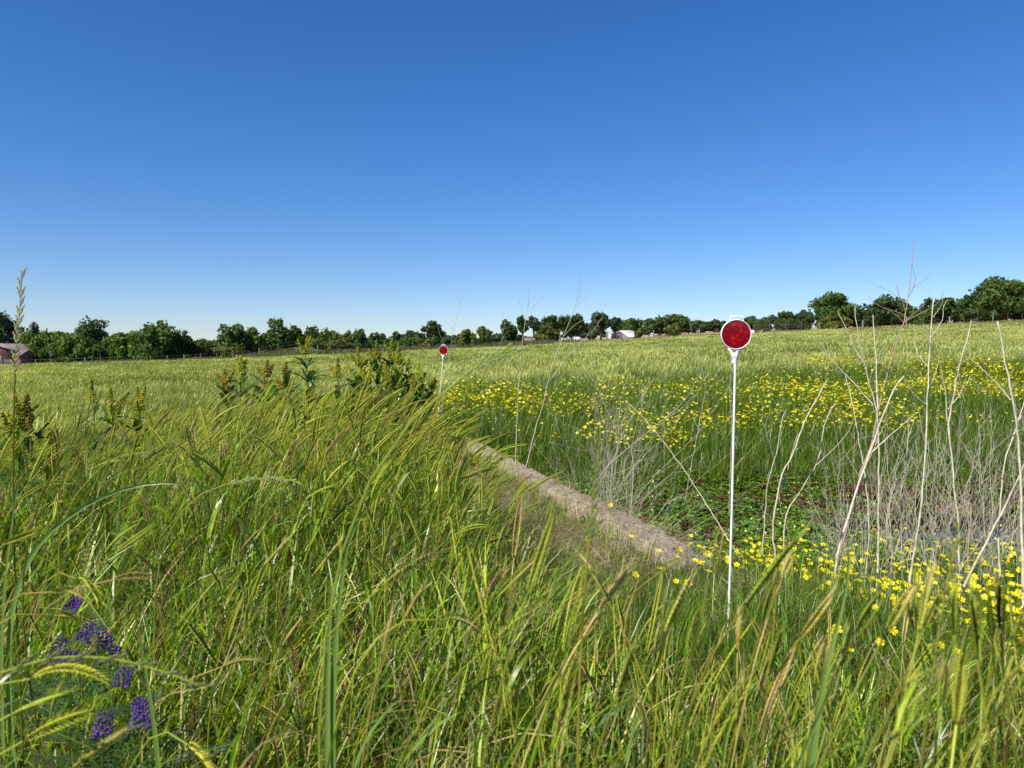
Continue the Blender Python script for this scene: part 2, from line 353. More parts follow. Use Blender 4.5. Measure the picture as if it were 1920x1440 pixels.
def tuft_proto(k, n=14, h=(0.22, 0.42), w=(0.002, 0.0055), r=0.045, cols=(G1, G2, GB), deadp=0.10, bend=(0.5, 1.5), dirm=0.9, m=None):
    mb = MB(); base = np.zeros((n, 3)); base[:, :2] = R.normal(size=(n, 2))*r
    c = np.stack([cols[R.integers(len(cols))]*R.uniform(0.5, 1.5) if R.random() > deadp else (TAN if R.random() < .75 else RED)*R.uniform(0.6, 1.1) for _ in range(n)])
    blades(mb, base, R.normal(size=n)*dirm, R.uniform(0, 0.3, n), R.uniform(*bend, n), R.uniform(*h, n), R.uniform(*w, n), 5, c)
    return mb.obj('t', m or M_grass, link=False)
C_tuft = protos('tuft_proto', [tuft_proto(k) for k in range(10)]+[tuft_proto(k, 7, (0.2, 0.42), (0.005, 0.010), 0.05, (G1, G2, G2, GB*1.3), 0.08, (0.3, 1.2)) for k in range(4)])
C_fine = protos('fine_proto', [tuft_proto(k, 26, (0.10, 0.24), (0.0012, 0.003), 0.05, (G1*0.8, GB*0.8, G1), 0.06, (0.3, 1.4), 3) for k in range(10)])
def dryclump(k):
    mb = MB(); n = 22; base = np.zeros((n, 3)); base[:, :2] = R.normal(size=(n, 2))*0.05; base[:, 2] = R.uniform(0, .02, n)
    blades(mb, base, R.uniform(0, 6.3, n), R.uniform(0.9, 1.5, n), R.uniform(1.3, 1.8, n), R.uniform(0.06, 0.2, n), R.uniform(0.001, 0.003, n), 3, np.stack([np.array([0.42, 0.34, 0.2])*R.uniform(0.4, 1.3) for _ in range(n)]))
    return mb.obj('d', M_far, link=False)
C_dry = protos('litter_proto', [dryclump(k) for k in range(6)])
FG = np.array([0.20, 0.23, 0.04]); FP = np.array([0.45, 0.47, 0.13]); FD = np.array([0.095, 0.15, 0.025])
def field_proto(k, n, r, h, w, pale):
    mb = MB(); base = np.zeros((n, 3)); a_ = R.uniform(0, 6.3, n); q = r*np.sqrt(R.random(n)); base[:, 0] = q*np.cos(a_); base[:, 1] = q*np.sin(a_)
    c = np.stack([(FG if R.random() < .6 else FD)*R.uniform(0.75, 1.25) for _ in range(n)])
    L = R.uniform(*h, n); P = blades(mb, base, R.normal(size=n)*0.8, R.uniform(0, 0.25, n), R.uniform(0.3, 1.1, n), L, w*R.uniform(.7, 1.3, n), 4, c)
    m_ = R.random(n) < pale; tip = P[m_, -2]; k_ = m_.sum()
    if k_: blades(mb, tip, R.normal(size=k_)*0.6, R.uniform(0.2, 0.8, k_), R.uniform(0.6, 1.4, k_), R.uniform(0.07, 0.12, k_), w*2.0*R.uniform(.7, 1.2, k_), 3, FP*R.uniform(0.8, 1.15, (k_, 1)))
    return mb.obj('f', M_far, link=False)
C_f1 = protos('field_near_proto', [field_proto(k, 44, 0.22, (0.22, 0.42), 0.0045, [0.15, 0.65, 0.95][k % 3]) for k in range(9)])
C_f2 = protos('field_mid_proto', [field_proto(k, 90, 0.5, (0.22, 0.42), 0.010, [0.2, 0.65, 0.95][k % 3]) for k in range(9)])
C_f3 = protos('field_far_proto', [field_proto(k, 150, 1.1, (0.22, 0.40), 0.026, [0.2, 0.5, 0.8][k % 3]) for k in range(6)])

def rotz(n, s=0.6, tilt=0.12): return np.stack([R.normal(size=n)*tilt, R.normal(size=n)*tilt, R.normal(size=n)*s], -1)
def topx(x, y): return 960+x/np.maximum(y, .05)*FPX
EN_px = [-300, 0, 150, 300, 480, 600, 700, 800, 870, 950, 1050, 1150, 1250, 1350, 1500, 1700, 1920, 2300]
EN_py = [850, 832, 800, 768, 742, 728, 738, 800, 870, 940, 1030, 1120, 1180, 1200, 1170, 1150, 1110, 1100]
# --- bank barley
n = 21000; x = R.uniform(-6.2, 3.2, n); y = R.uniform(0.42, 6.6, n)
s = swall(x, y); px = topx(x, y)
keep = (np.abs(x) < 0.80*y+0.9)
right = (s > -0.12)
keep &= np.where(right, (y < 1.25+0.25*noise2(x*3, y*3)), True)
keep &= np.where((~right) & (s > -0.75) & (y > 1.6), R.random(n) < np.clip((-s-0.12)/0.63, 0, 1)*0.5, True)
dens = 0.12+0.88*sm(0.32, 0.62, fbm(x*2.2, y*2.2, 21)); keep &= R.random(n) < dens
keep &= ~((x < -0.35) & (y < 1.0) & (R.random(n) < 0.72))
keep &= ~((np.abs(px-650) < 420) & (y < 1.5) & (R.random(n) < 0.6))
x, y, s, px = [a[keep] for a in (x, y, s, px)]; n = len(x); z = ground(x, y)
zmax = 1.25-(np.interp(px, EN_px, EN_py)-662+R.exponential(26, n))/FPX*y
L = np.interp(y, [0.4, 1.3, 2.3, 5, 6.5], [0.38, 0.42, 0.72, 0.72, 0.6])
rf = (px > 900) & (y < 1.2); L = np.where(rf, 0.62, L); L = np.where((px > 900) & (y >= 1.2), .3, L)
up = (R.random(n) < np.interp(y, [1.5, 2.4, 3.2], [1, .45, .15])); hp = np.where(up, .585, .50); L = L*R.uniform(0.6, 1.05, n)*(.85+.3*noise2(x*3.1, y*3.1, 90))
L = np.minimum(L, np.maximum(zmax-z, 0.10)); okk = L > .2+.1*(px > 850)*(y > 1.0); x, y, s, px, z, L, up, hp = [a[okk] for a in (x, y, s, px, z, L, up, hp)]; n = len(x)
scatter('barley_grass', C_stalk, np.stack([x, y, z-0.01], -1), rotz(n, 1, 0.12)*np.stack([np.ones(n), np.ones(n), np.where(up, 1.4, .55)], -1)+np.stack([0*x, 0*x, (noise2(x*1.7, y*1.7, 71)-.5)*2.2], -1), np.stack([np.clip(L/hp, .78, 1.3)*np.where(y < 1.1, .8, 1), np.clip(L/hp, .78, 1.3)*np.where(y < 1.1, .8, 1), L/hp], -1), np.where(up, R.integers(14, 22, n), R.integers(0, 14, n)), 'tall green barley grass with nodding seed heads on the bank')
# --- crossing bent and dead stems
def bent(k):
    mb = MB(); n = 5; base = np.zeros((n, 3)); base[:, :2] = R.normal(size=(n, 2))*.06
    c = np.stack([[TAN*.8, TAN*.55, G2, YG*.6, RED*1.2][R.integers(5)]*R.uniform(.7, 1.2) for _ in range(n)])
    blades(mb, base, R.uniform(0, 6.3, n), R.uniform(.1, .7, n), R.uniform(.8, 2.3, n), R.uniform(.25, .5, n), R.uniform(.0015, .004, n), 7, c, power=2.5); return mb.obj('e', M_grass, link=False)
C_bent = protos('bent_proto', [bent(k) for k in range(12)])
n = 3600; x = R.uniform(-5.5, 2.6, n); y = R.uniform(0.5, 5.5, n); s = swall(x, y); keep = (np.abs(x) < .8*y+.8) & ((s < -.2) | (y < 1.6)); x, y = x[keep], y[keep]; n = len(x); z = ground(x, y)
sc_ = np.minimum(np.interp(y, [.5, 1.5, 3, 5.5], [.9, 1.0, 1.35, 1.2])*R.uniform(.7, 1.1, n), np.maximum((1.25-(np.interp(topx(x, y), EN_px, EN_py)-662+20)/FPX*y-z)/.42, .3))
scatter('bent_grass', C_bent, np.stack([x, y, z], -1), rotz(n, 3, .1), sc_, R.integers(0, 12, n), 'bent and dead grass stems tangled through the green bank grass')
n = 170; t_ = R.uniform(0, 1, n); q_ = WA[None]*(1-t_[:, None])+WB[None]*t_[:, None]-wnrm[None]*R.uniform(.10, .30, n)[:, None]
scatter('grass', C_tuft, np.stack([q_[:, 0], q_[:, 1], ground(q_[:, 0], q_[:, 1])-.01], -1), rotz(n, 1.5, .15), R.uniform(.25, .6, n), R.integers(0, 14, n), 'green grass tufts growing over the near edge of the concrete wall')
# --- leafy under-tufts on the bank
n = 23000; x = R.uniform(-6.5, 3.4, n); y = R.uniform(0.3, 8.0, n); s = swall(x, y)
keep = (np.abs(x) < 0.82*y+1.0) & ((s < -0.14) | (y < np.where(s > .05, 1.55, 2.6))) & ~((s > -0.45) & (s < 0.25) & (y > 2.5) & (R.random(n) < 0.62))
keep &= ~((s > -0.2) & (y > 1.3) & (R.random(n) < 0.45))
x, y, s = x[keep], y[keep], s[keep]; n = len(x); z = ground(x, y)
sc_ = np.interp(y, [0.3, 1.2, 2.5, 5, 8], [0.85, 0.9, 1.35, 1.3, 0.8])*R.uniform(0.6, 1.15, n)*np.where((s > -0.75) & (y > 1.5), np.where(s > -.45, .45, .62), 1)
zm = (1.25-(np.interp(topx(x, y), EN_px, EN_py)-662+30)/FPX*y-z)/0.40; sc_ = np.minimum(sc_, np.maximum(zm, 0.35))
scatter('grass', C_tuft, np.stack([x, y, z-0.01], -1), rotz(n, 1.4, 0.15), sc_, R.integers(0, 14, n), 'dense green grass blades covering the bank')
# --- fine green growth on the near ditch side, ditch slopes and far bank foot
n = 24000; x = R.uniform(-0.9, 9.5, n); y = R.uniform(1.0, 13.0, n); s = swall(x, y)
keep = ((s > 0.16) | ((s > -0.9) & (s < -.14) & (y < 6.5) & (R.random(n) < np.where(y < 2.8, 1, .35)))| ((s >= -.14) & (y < 2.78))) & (x < 0.8*y+1.2) & ~((y > 4.2) & (y < 6.6) & (R.random(n) < 0.93)) & ~((y > 3.6) & (R.random(n) < 0.25)) & ~((((x-3.6)/1.6)**2+((y-5.2)/0.55)**2) < 1)
x, y = x[keep], y[keep]; n = len(x); z = ground(x, y)
sc_ = np.interp(y, [1, 1.8, 3.5, 6.3, 7.2, 9, 13], [1.0, .75, 0.65, 0.7, 2.0, 1.9, 1.6])*R.uniform(0.6, 1.2, n)*np.where((np.abs(x-.58) < .5) & (y < 2.3) & (y > 1.5), 1.7, 1)
scatter('ditch_grass', C_fine, np.stack([x, y, z-0.01], -1), rotz(n, 3, 0.1), sc_, R.integers(0, 10, n), 'fine dark green grass on the ditch slopes')
# --- dry litter beside the wall and in the dry weeds
n = 1300; t_ = R.uniform(0, 1, n); ll = WA[None]*(1-t_[:, None])+WB[None]*t_[:, None]-wnrm[None]*R.uniform(0.16, 0.40, n)[:, None]**1.0
x2 = R.uniform(0.2, 4.5, 1400); y2 = R.uniform(2.2, 5.0, 1400)
x = np.concatenate([ll[:, 0], x2]); y = np.concatenate([ll[:, 1], y2]); n = len(x)
scatter('dry_litter', C_dry, np.stack([x, y, np.where((swall(x, y) > -.06) & (swall(x, y) < .1), WTOP, ground(x, y))+0.005], -1), rotz(n, 3, 0.15), R.uniform(0.4, 0.9, n), R.integers(0, 6, n), 'straw coloured dead grass litter beside the concrete wall')
# --- field
def fieldpts(n, y0, y1, mrg=1.5):
    y = np.sqrt(R.uniform(y0*y0, y1*y1, n)); x = R.uniform(-1, 1, n)*(0.74*y+mrg); return x, y
for nm, C_, n, y0, y1, nv in (('field_grass', C_f1, 5200, 5.2, 19, 9), ('field_grass', C_f2, 9000, 17, 46, 9), ('field_grass', C_f3, 7600, 43, 92, 6)):
    x, y = fieldpts(n, y0, y1); s = swall(x, y)
    keep = ((s < -0.3) & ((y > 7.4) | (x < -3.4))) | (y > 12.0+1.2*noise2(x, y, 3))
    keep |= (s > -0.3) & (y > 9.5) & (R.random(n) < 0.5)
    x, y = x[keep], y[keep]; n = len(x); z = ground(x, y)
    f = fbm(x*0.22+y*0.02, y*0.10, 31)+R.normal(size=n)*0.10
    cls = np.where(f < 0.43, 0, np.where(f < 0.6, 1, 2)); idx = cls+3*R.integers(0, nv//3, n)
    sc_ = R.uniform(0.75, 1.1, n)*(0.8+0.4*fbm(x*0.5, y*0.3, 8))
    scatter(nm, C_, np.stack([x, y, z-0.02], -1), rotz(n, 0.7, 0.06), np.stack([sc_, sc_, sc_*1.05], -1), idx, ['long pale green hayfield grass near the ditch', 'pale green hayfield grass across the middle of the field', 'distant green hayfield grass below the tree line'][['5', '1', '4'].index(str(y0)[0])])
# rank grass and weeds along the far fence (greyish brown, taller)
def rank(k):
    mb = MB(); n = 60; base = np.zeros((n, 3)); base[:, :2] = R.uniform(-0.8, 0.8, (n, 2))
    c = np.stack([(np.array([0.26, 0.21, 0.12]) if R.random() < .45 else FD*0.75)*R.uniform(.6, 1.2) for _ in range(n)])
    blades(mb, base, R.uniform(0, 6.3, n), R.uniform(0, .3, n), R.uniform(.2, .9, n), R.uniform(.4, .9, n), R.uniform(.02, .05, n), 3, c); return mb.obj('r', M_far, link=False)
def strawp(k):
    mb = MB(); n = 60; base = np.zeros((n, 3)); base[:, :2] = R.uniform(-0.8, 0.8, (n, 2))
    c = np.array([0.52, 0.40, 0.22])*R.uniform(.75, 1.2, (n, 1))
    blades(mb, base, R.uniform(0, 6.3, n), R.uniform(0, .3, n), R.uniform(.2, .9, n), R.uniform(.3, .55, n), R.uniform(.03, .05, n), 3, c); return mb.obj('w', M_far, link=False)
C_rank = protos('rank_proto', [rank(k) for k in range(4)]+[strawp(k) for k in range(3)])
n = 3400; x = R.uniform(-80, 80, n); y = R.uniform(89.5, 100, n); u = x/y
isl = u < 0.06+0.03*R.normal(size=n)
y = np.where(isl, y, 93+R.random(n)*22); x = np.where(isl, x, u*y)
idx = np.where(isl, R.integers(0, 4, n), 4+R.integers(0, 3, n))
m_ = R.random(n) < 0.22; y = np.where(m_, 90.5+R.random(n), y); x = u*y; idx = np.where(m_, R.integers(0, 4, n), idx)
nm_ = ~((np.abs(x+27.5) < 4) & (y > 92)); x, y, isl, idx = x[nm_], y[nm_], isl[nm_], idx[nm_]; n = len(x)
scatter('fence_line_weeds', C_rank, np.stack([x, y, ground(x, y)-0.05], -1), rotz(n, 3, .05), R.uniform(.6, 1.2, n)*np.where(isl, 1.15, .8), idx, 'rank brown and straw coloured grass along the far fence')

# ------------------------------------------------------------------ creeping water plants on the ditch floor
def mat_proto(k):
    mb = MB(); m_ = 5
    for r_ in range(m_):
        c0 = np.array([R.normal()*0.07, R.normal()*0.07, R.uniform(0.02, 0.08)]); n = 9
        red = R.random() < (0.03 if k < 8 else 0.75)
        for j in range(n):
            a_ = j*2.4+R.uniform(-.3, .3); el = R.uniform(-0.1, 0.95); L_ = R.uniform(0.028, 0.05); w_ = L_*0.36
            d = np.array([math.cos(a_)*math.cos(el), math.sin(a_)*math.cos(el), math.sin(el)]); sd_ = np.array([-math.sin(a_), math.cos(a_), 0]); up = np.cross(d, sd_)*-1
            p = c0+d*0.006; v = [p, p+d*L_*.35+sd_*w_*.8, p+d*L_*.75+sd_*w_*.75-up*-.002, p+d*L_*1.0-np.array([0, 0, .006]), p+d*L_*.75-sd_*w_*.75, p+d*L_*.35-sd_*w_*.8, p+d*L_*.55-up*.004]
            c = (np.array([0.125, 0.21, 0.014]) if not red else np.array([0.13, 0.05, 0.025]))*R.uniform(.7, 1.4)
            mb.add(v, np.array([[0, 1, 6], [1, 2, 6], [2, 3, 6], [3, 4, 6], [4, 5, 6], [5, 0, 6]]), c)
    return mb.obj('m', M_leaf, link=False)
C_mat = protos('creeper_proto', [mat_proto(k) for k in range(11)])
n = 48000; x = R.uniform(0.0, 9, n); y = R.uniform(3.7, 8.6, n); s = swall(x, y)
y0 = 3.95+0.35*noise2(x*1.5, y, 4); y1 = 7.3+0.9*noise2(x*1.2, 0*y, 6)
keep = (s > 0.2) & (x < .8*y+1) & (y > y0) & (y < y1)
pud = (((x-3.6)/1.55)**2+((y-5.2)/0.5)**2) < 0.9+0.6*(noise2(x*4, y*4, 2)-.5)
keep &= ~pud; redz = np.exp(-((x-3.6)/1.6)**2-((y-6.0)/.5)**2)+0.5*np.exp(-((x-0.9)/0.7)**2-((y-5.0)/.6)**2)
keep &= ~(R.random(n) < redz*0.45)
x, y, redz = x[keep], y[keep], redz[keep]; n = len(x); z = np.maximum(ground(x, y), WZ)
idx = np.where(R.random(n) < redz*0.6+0.012, R.integers(8, 11, n), R.integers(0, 8, n))
scatter('ground_cover_leaves', C_mat, np.stack([x, y, z+R.uniform(-.01, .03, n)], -1), rotz(n, 3, .12), R.uniform(.42, .72, n), idx, 'glossy green creeping leaves carpeting the ditch floor')

# ------------------------------------------------------------------ buttercups
YEL = np.array([0.84, 0.74, 0.008])
def petals(mb, c0, up, r, mi=0, cup=0.5):
    up = up/np.linalg.norm(up); a_ = np.cross(up, [0.3, 1, .1]); a_ /= np.linalg.norm(a_); b_ = np.cross(up, a_); ph = R.uniform(0, 6)
    for k in range(5):
        an = ph+k*2*math.pi/5; d = a_*math.cos(an)+b_*math.sin(an); s_ = -a_*math.sin(an)+b_*math.cos(an)
        v = [c0, c0+d*r*.45+s_*r*.28+up*r*cup*.25, c0+d*r*.85+s_*r*.40+up*r*cup*.6, c0+d*r+up*r*cup*.75, c0+d*r*.85-s_*r*.40+up*r*cup*.6, c0+d*r*.45-s_*r*.28+up*r*cup*.25, c0+d*r*.6+up*r*cup*.22]
        mb.add(v, np.array([[0, 1, 6], [1, 2, 6], [2, 3, 6], [3, 4, 6], [4, 5, 6], [5, 0, 6]]), YEL*R.uniform(.92, 1.05), mi)
    v = [c0+up*r*.02, c0+a_*r*.2+up*r*.2, c0+b_*r*.2+up*r*.2, c0-a_*r*.2+up*r*.2, c0-b_*r*.2+up*r*.2, c0+up*r*.32]
    mb.add(v, np.array([[1, 2, 5], [2, 3, 5], [3, 4, 5], [4, 1, 5]]), np.array([.62, .40, .01]), mi)
def far_flower(k):
    mb = MB()
    for j in range(3):
        p0 = np.array([R.normal()*.03, R.normal()*.03, 0]); h = R.uniform(.26, .40); tip = p0+np.array([R.normal()*.05, R.normal()*.05, h])
        tube(mb, bez(p0, p0+[0, 0, h*.4], tip-[0, 0, h*.3], tip, 4), .0012, 3, G1*1.1, 0)
        petals(mb, tip, np.array([R.normal()*.45-.15, R.normal()*.45-.25, 1]), R.uniform(.011, .016), 1, .35)
    return mb.obj('b', [M_grass, M_petal], link=False)
C_fl = protos('flower_proto', [far_flower(k) for k in range(8)])
n = 24000; x = R.uniform(-1.2, 13, n); y = R.uniform(6.7, 15, n); s = swall(x, y); px = topx(x, y)
d_ = fbm(x*.55+3, y*.9, 41); front = 6.9+0.5*noise2(x*1.3, 0*x, 12)+np.where(px > 1300, .35, 0)
keep = (px > 815) & (px < 2150) & (y > front) & (R.random(n) < (sm(.36, .62, d_)*.9+.1)*(1-sm(9.5, 15, y)*.6)) & (y < 10.2+5*sm(0, 5, x)*noise2(x*.7, 0*x, 14)+.8*noise2(x*2, y, 15))
x, y = x[keep], y[keep]; n = len(x)
scatter('wildflowers', C_fl, np.stack([x, y, ground(x, y)-.01], -1), rotz(n, 3, .12), R.uniform(.75, 1.15, n), R.integers(0, 8, n), 'mass of small yellow buttercups on the far bank of the ditch')
n = 450; y = R.uniform(1.2, 4.3, n); x = (R.uniform(1290, 2080, n)-960)/FPX*y; keep = (fbm(x*2.2, y*2.2, 78) > .47) & (swall(x, y) > .18); x, y = x[keep], y[keep]; n = len(x)
scatter('wildflowers', C_fl, np.stack([x, y, ground(x, y)-.01], -1), rotz(n, 3, .15), np.stack([R.uniform(.75, .95, n), R.uniform(.75, .95, n), R.uniform(.5, .75, n)], -1), R.integers(0, 8, n), 'small buttercups and buds carpeting the near side of the ditch')
# near buttercups: individuals
fl_v = []
for k in range(7):
    h = R.uniform(.17, .27); tip = np.array([R.normal()*.02, R.normal()*.02, h])
    mb = MB(); tube(mb, bez(np.zeros(3), np.array([0, 0, h*.4]), tip-[0, 0, h*.25], tip, 6), .0011, 4, G1*1.2)
    me = mb.mesh('stem', M_grass); m2 = MB(); petals(m2, tip, np.array([R.normal()*.4-.1, R.normal()*.4-.35, 1]), R.uniform(.0095, .0135), 0, .5); m2 = m2.mesh('flower_head', M_petal)
    m3 = MB(); nn = 5; blades(m3, np.tile([0, 0, h*.3], (nn, 1)), R.uniform(0, 6.3, nn), R.uniform(.4, .9, nn), R.uniform(1, 1.5, nn), R.uniform(.03, .07, nn), np.full(nn, .005), 3, G1*R.uniform(.8, 1.2, (nn, 1))); m3 = m3.mesh('leaf_cluster', M_leaf)
    fl_v.append((me, m2, m3))
traced = [(1370, 1058), (1405, 1062), (1412, 1035), (1352, 1043), (1465, 1012), (1505, 998), (1547, 997), (1500, 1030), (1614, 1056), (1622, 1117), (1695, 1085), (1690, 1092), (1748, 1024), (1776, 1016), (1820, 1039), (1842, 1041), (1839, 1056), (1895, 1031), (1890, 1055), (1735, 1085), (1742, 1078), (1772, 1092), (1833, 1100), (1725, 1037), (1640, 995), (1650, 1013), (1718, 1048), (1605, 1022), (1280, 1036), (1278, 1049), (1311, 1053), (1310, 1060), (1290, 1092), (1299, 1102), (1312, 1115), (1232, 1064), (1189, 1085), (1103, 1016), (1127, 951), (1141, 949), (1180, 1008), (1348, 1075), (1290, 1042), (1238, 1037), (1567, 1190), (1670, 1190), (1750, 1205), (1768, 1203), (1563, 1216), (1640, 1210), (1902, 1160), (1740, 1158), (1900, 1220), (1880, 1135), (1785, 1225), (1655, 1142), (1590, 1187), (1860, 1148)]
def place_butter(x, y, zt=None):
    me, m2, m3 = fl_v[R.integers(7)]; z = ground(x, y); 
    h = max(v.co.z for v in me.vertices); s_ = R.uniform(.85, 1.2) if zt is None else float(np.clip((zt-z)/h, .7, 2.2))
    o = bpy.data.objects.new('buttercup', me); COL.objects.link(o); o.location = (x, y, z); o.rotation_euler = (R.normal()*.08, R.normal()*.08, R.uniform(-.7, .7)); o.scale = (1, 1, s_)
    near_wall = swall(x, y) < 0.1
    tag(o, 'small yellow buttercup growing beside the near end of the concrete wall' if near_wall else ('yellow buttercup close behind the tall grass heads' if y < 1.9 else 'yellow buttercup among the bases of the dry stalks, '+('near the white rod' if topx(x, y) < 1480 else 'under the thick silvery stalk' if topx(x, y) < 1640 else 'between the two straight white stalks' if topx(x, y) < 1760 else 'toward the right edge')), 'flower', 'yellow buttercups on the near side of the ditch')
    for m_, nm in ((m2, 'flower_head'), (m3, 'leaf_cluster')):
        c = bpy.data.objects.new(nm, m_); COL.objects.link(c); c.parent = o
for px_, py_ in traced:
    # distance at which a 0.17 m stem reaches that pixel
    best = None
    for d in np.linspace(1.2, 4.5, 80):
        p = at(px_, py_, d); g_ = p[2]-float(ground(p[0], p[1]))
        if g_ < .19: best = p; break
    if best is not None: place_butter(best[0], best[1], best[2])
k = 0
while k < 242:
    y_ = 1.15+2.3*R.random()**1.35; px_ = R.uniform(1300, 1960); x_ = (px_-960)/FPX*y_
    if fbm(x_*1.6, y_*1.6, 77) < .38 or swall(x_, y_) < .2: continue
    place_butter(x_, y_); k += 1

# ------------------------------------------------------------------ headwall
nL, nW = 360, 12
mb = MB(); hw = 0.092; H = 0.72
tt = np.linspace(0, 1, nL); cr = [(-hw, -H), (-hw-.01, -.12), (-hw, -.02), (-hw+.015, 0)]+[(a_, 0.0) for a_ in np.linspace(-hw+.03, hw-.03, 11)]+[(hw-.015, 0), (hw, -.02), (hw, -.15), (hw+.01, -H)]
V = []
for q in tt:
    c0 = WA*(1-q)+WB*q+wnrm*.03; z_top = WTOP+0.006*math.sin(q*9)-.05*max(0, q-.9)*10*.6-.012*(abs(q-.36) < .004)-.012*(abs(q-.71) < .004)
    for (o_, zz) in cr:
        w_ = o_*(1+(.08 if o_ > 0 else .3)*(fbm(q*60, 3.1 if o_ > 0 else 8.2, 55)-.5)); p2 = c0+wnrm*w_
        edge = abs(o_) > hw-.05
        chip = max(0, float(fbm(q*120, o_*30, 61))-.5)*.10 if (edge and zz > -.1) else 0
        V.append([p2[0], p2[1], z_top+zz+(float(fbm(q*190, o_*45, 3))-.5)*.010*(zz > -.1)-chip])
V = np.array(V); m_ = len(cr); i = np.arange(nL-1)[:, None]*m_+np.arange(m_-1)[None]
mb.add(V, np.stack([i, i+m_, i+m_+1, i+1], -1).reshape(-1, 4)); mb.add(V[:m_], np.arange(m_)[None]); mb.add(V[-m_:], np.arange(m_)[::-1][None])
hwall = mb.obj('culvert_headwall', M_conc); tag(hwall, 'low weathered concrete wall along the edge of the ditch', 'wall')
# broken slab and loose stones left of the wall
def stone(name, p, s, rz, col=(0.2, .17, .15)):
    mb = MB(); import itertools
    us = [np.array(v, float) for v in itertools.product((-1, 0, 1), repeat=3) if any(v)]
    import bmesh; bm = bmesh.new(); 
    for u in us:
        bm.verts.new(u/np.linalg.norm(u)**.6*np.array(s)*R.uniform(.8, 1.1))
    bmesh.ops.convex_hull(bm, input=bm.verts); bmesh.ops.delete(bm, geom=[v for v in bm.verts if not v.link_faces], context='VERTS'); me = bpy.data.meshes.new(name); bm.to_mesh(me); bm.free(); me.materials.append(M_conc)
    o = bpy.data.objects.new(name, me); COL.objects.link(o); o.location = p; o.rotation_euler = (R.normal()*.1, R.normal()*.1, rz); return o
for (px_, py_, s, lb) in ((1075, 972, (.10, .055, .02), 'broken grey slab lying against the left side of the concrete wall'), (1020, 935, (.05, .04, .02), 'small grey stone beside the middle of the concrete wall'), (935, 868, (.07, .04, .02), 'flat stone near the far end of the concrete wall'), (1160, 1030, (.05, .035, .02), 'small brown stone beside the near part of the concrete wall')):
    for d in np.linspace(2, 8, 200):
        p = at(px_, py_, d)
        if p[2] < ground(p[0], p[1])+.01: break
    tag(stone('stone', tuple(p+[0, 0, .012]), s, R.uniform(0, 3)), lb, 'stone')

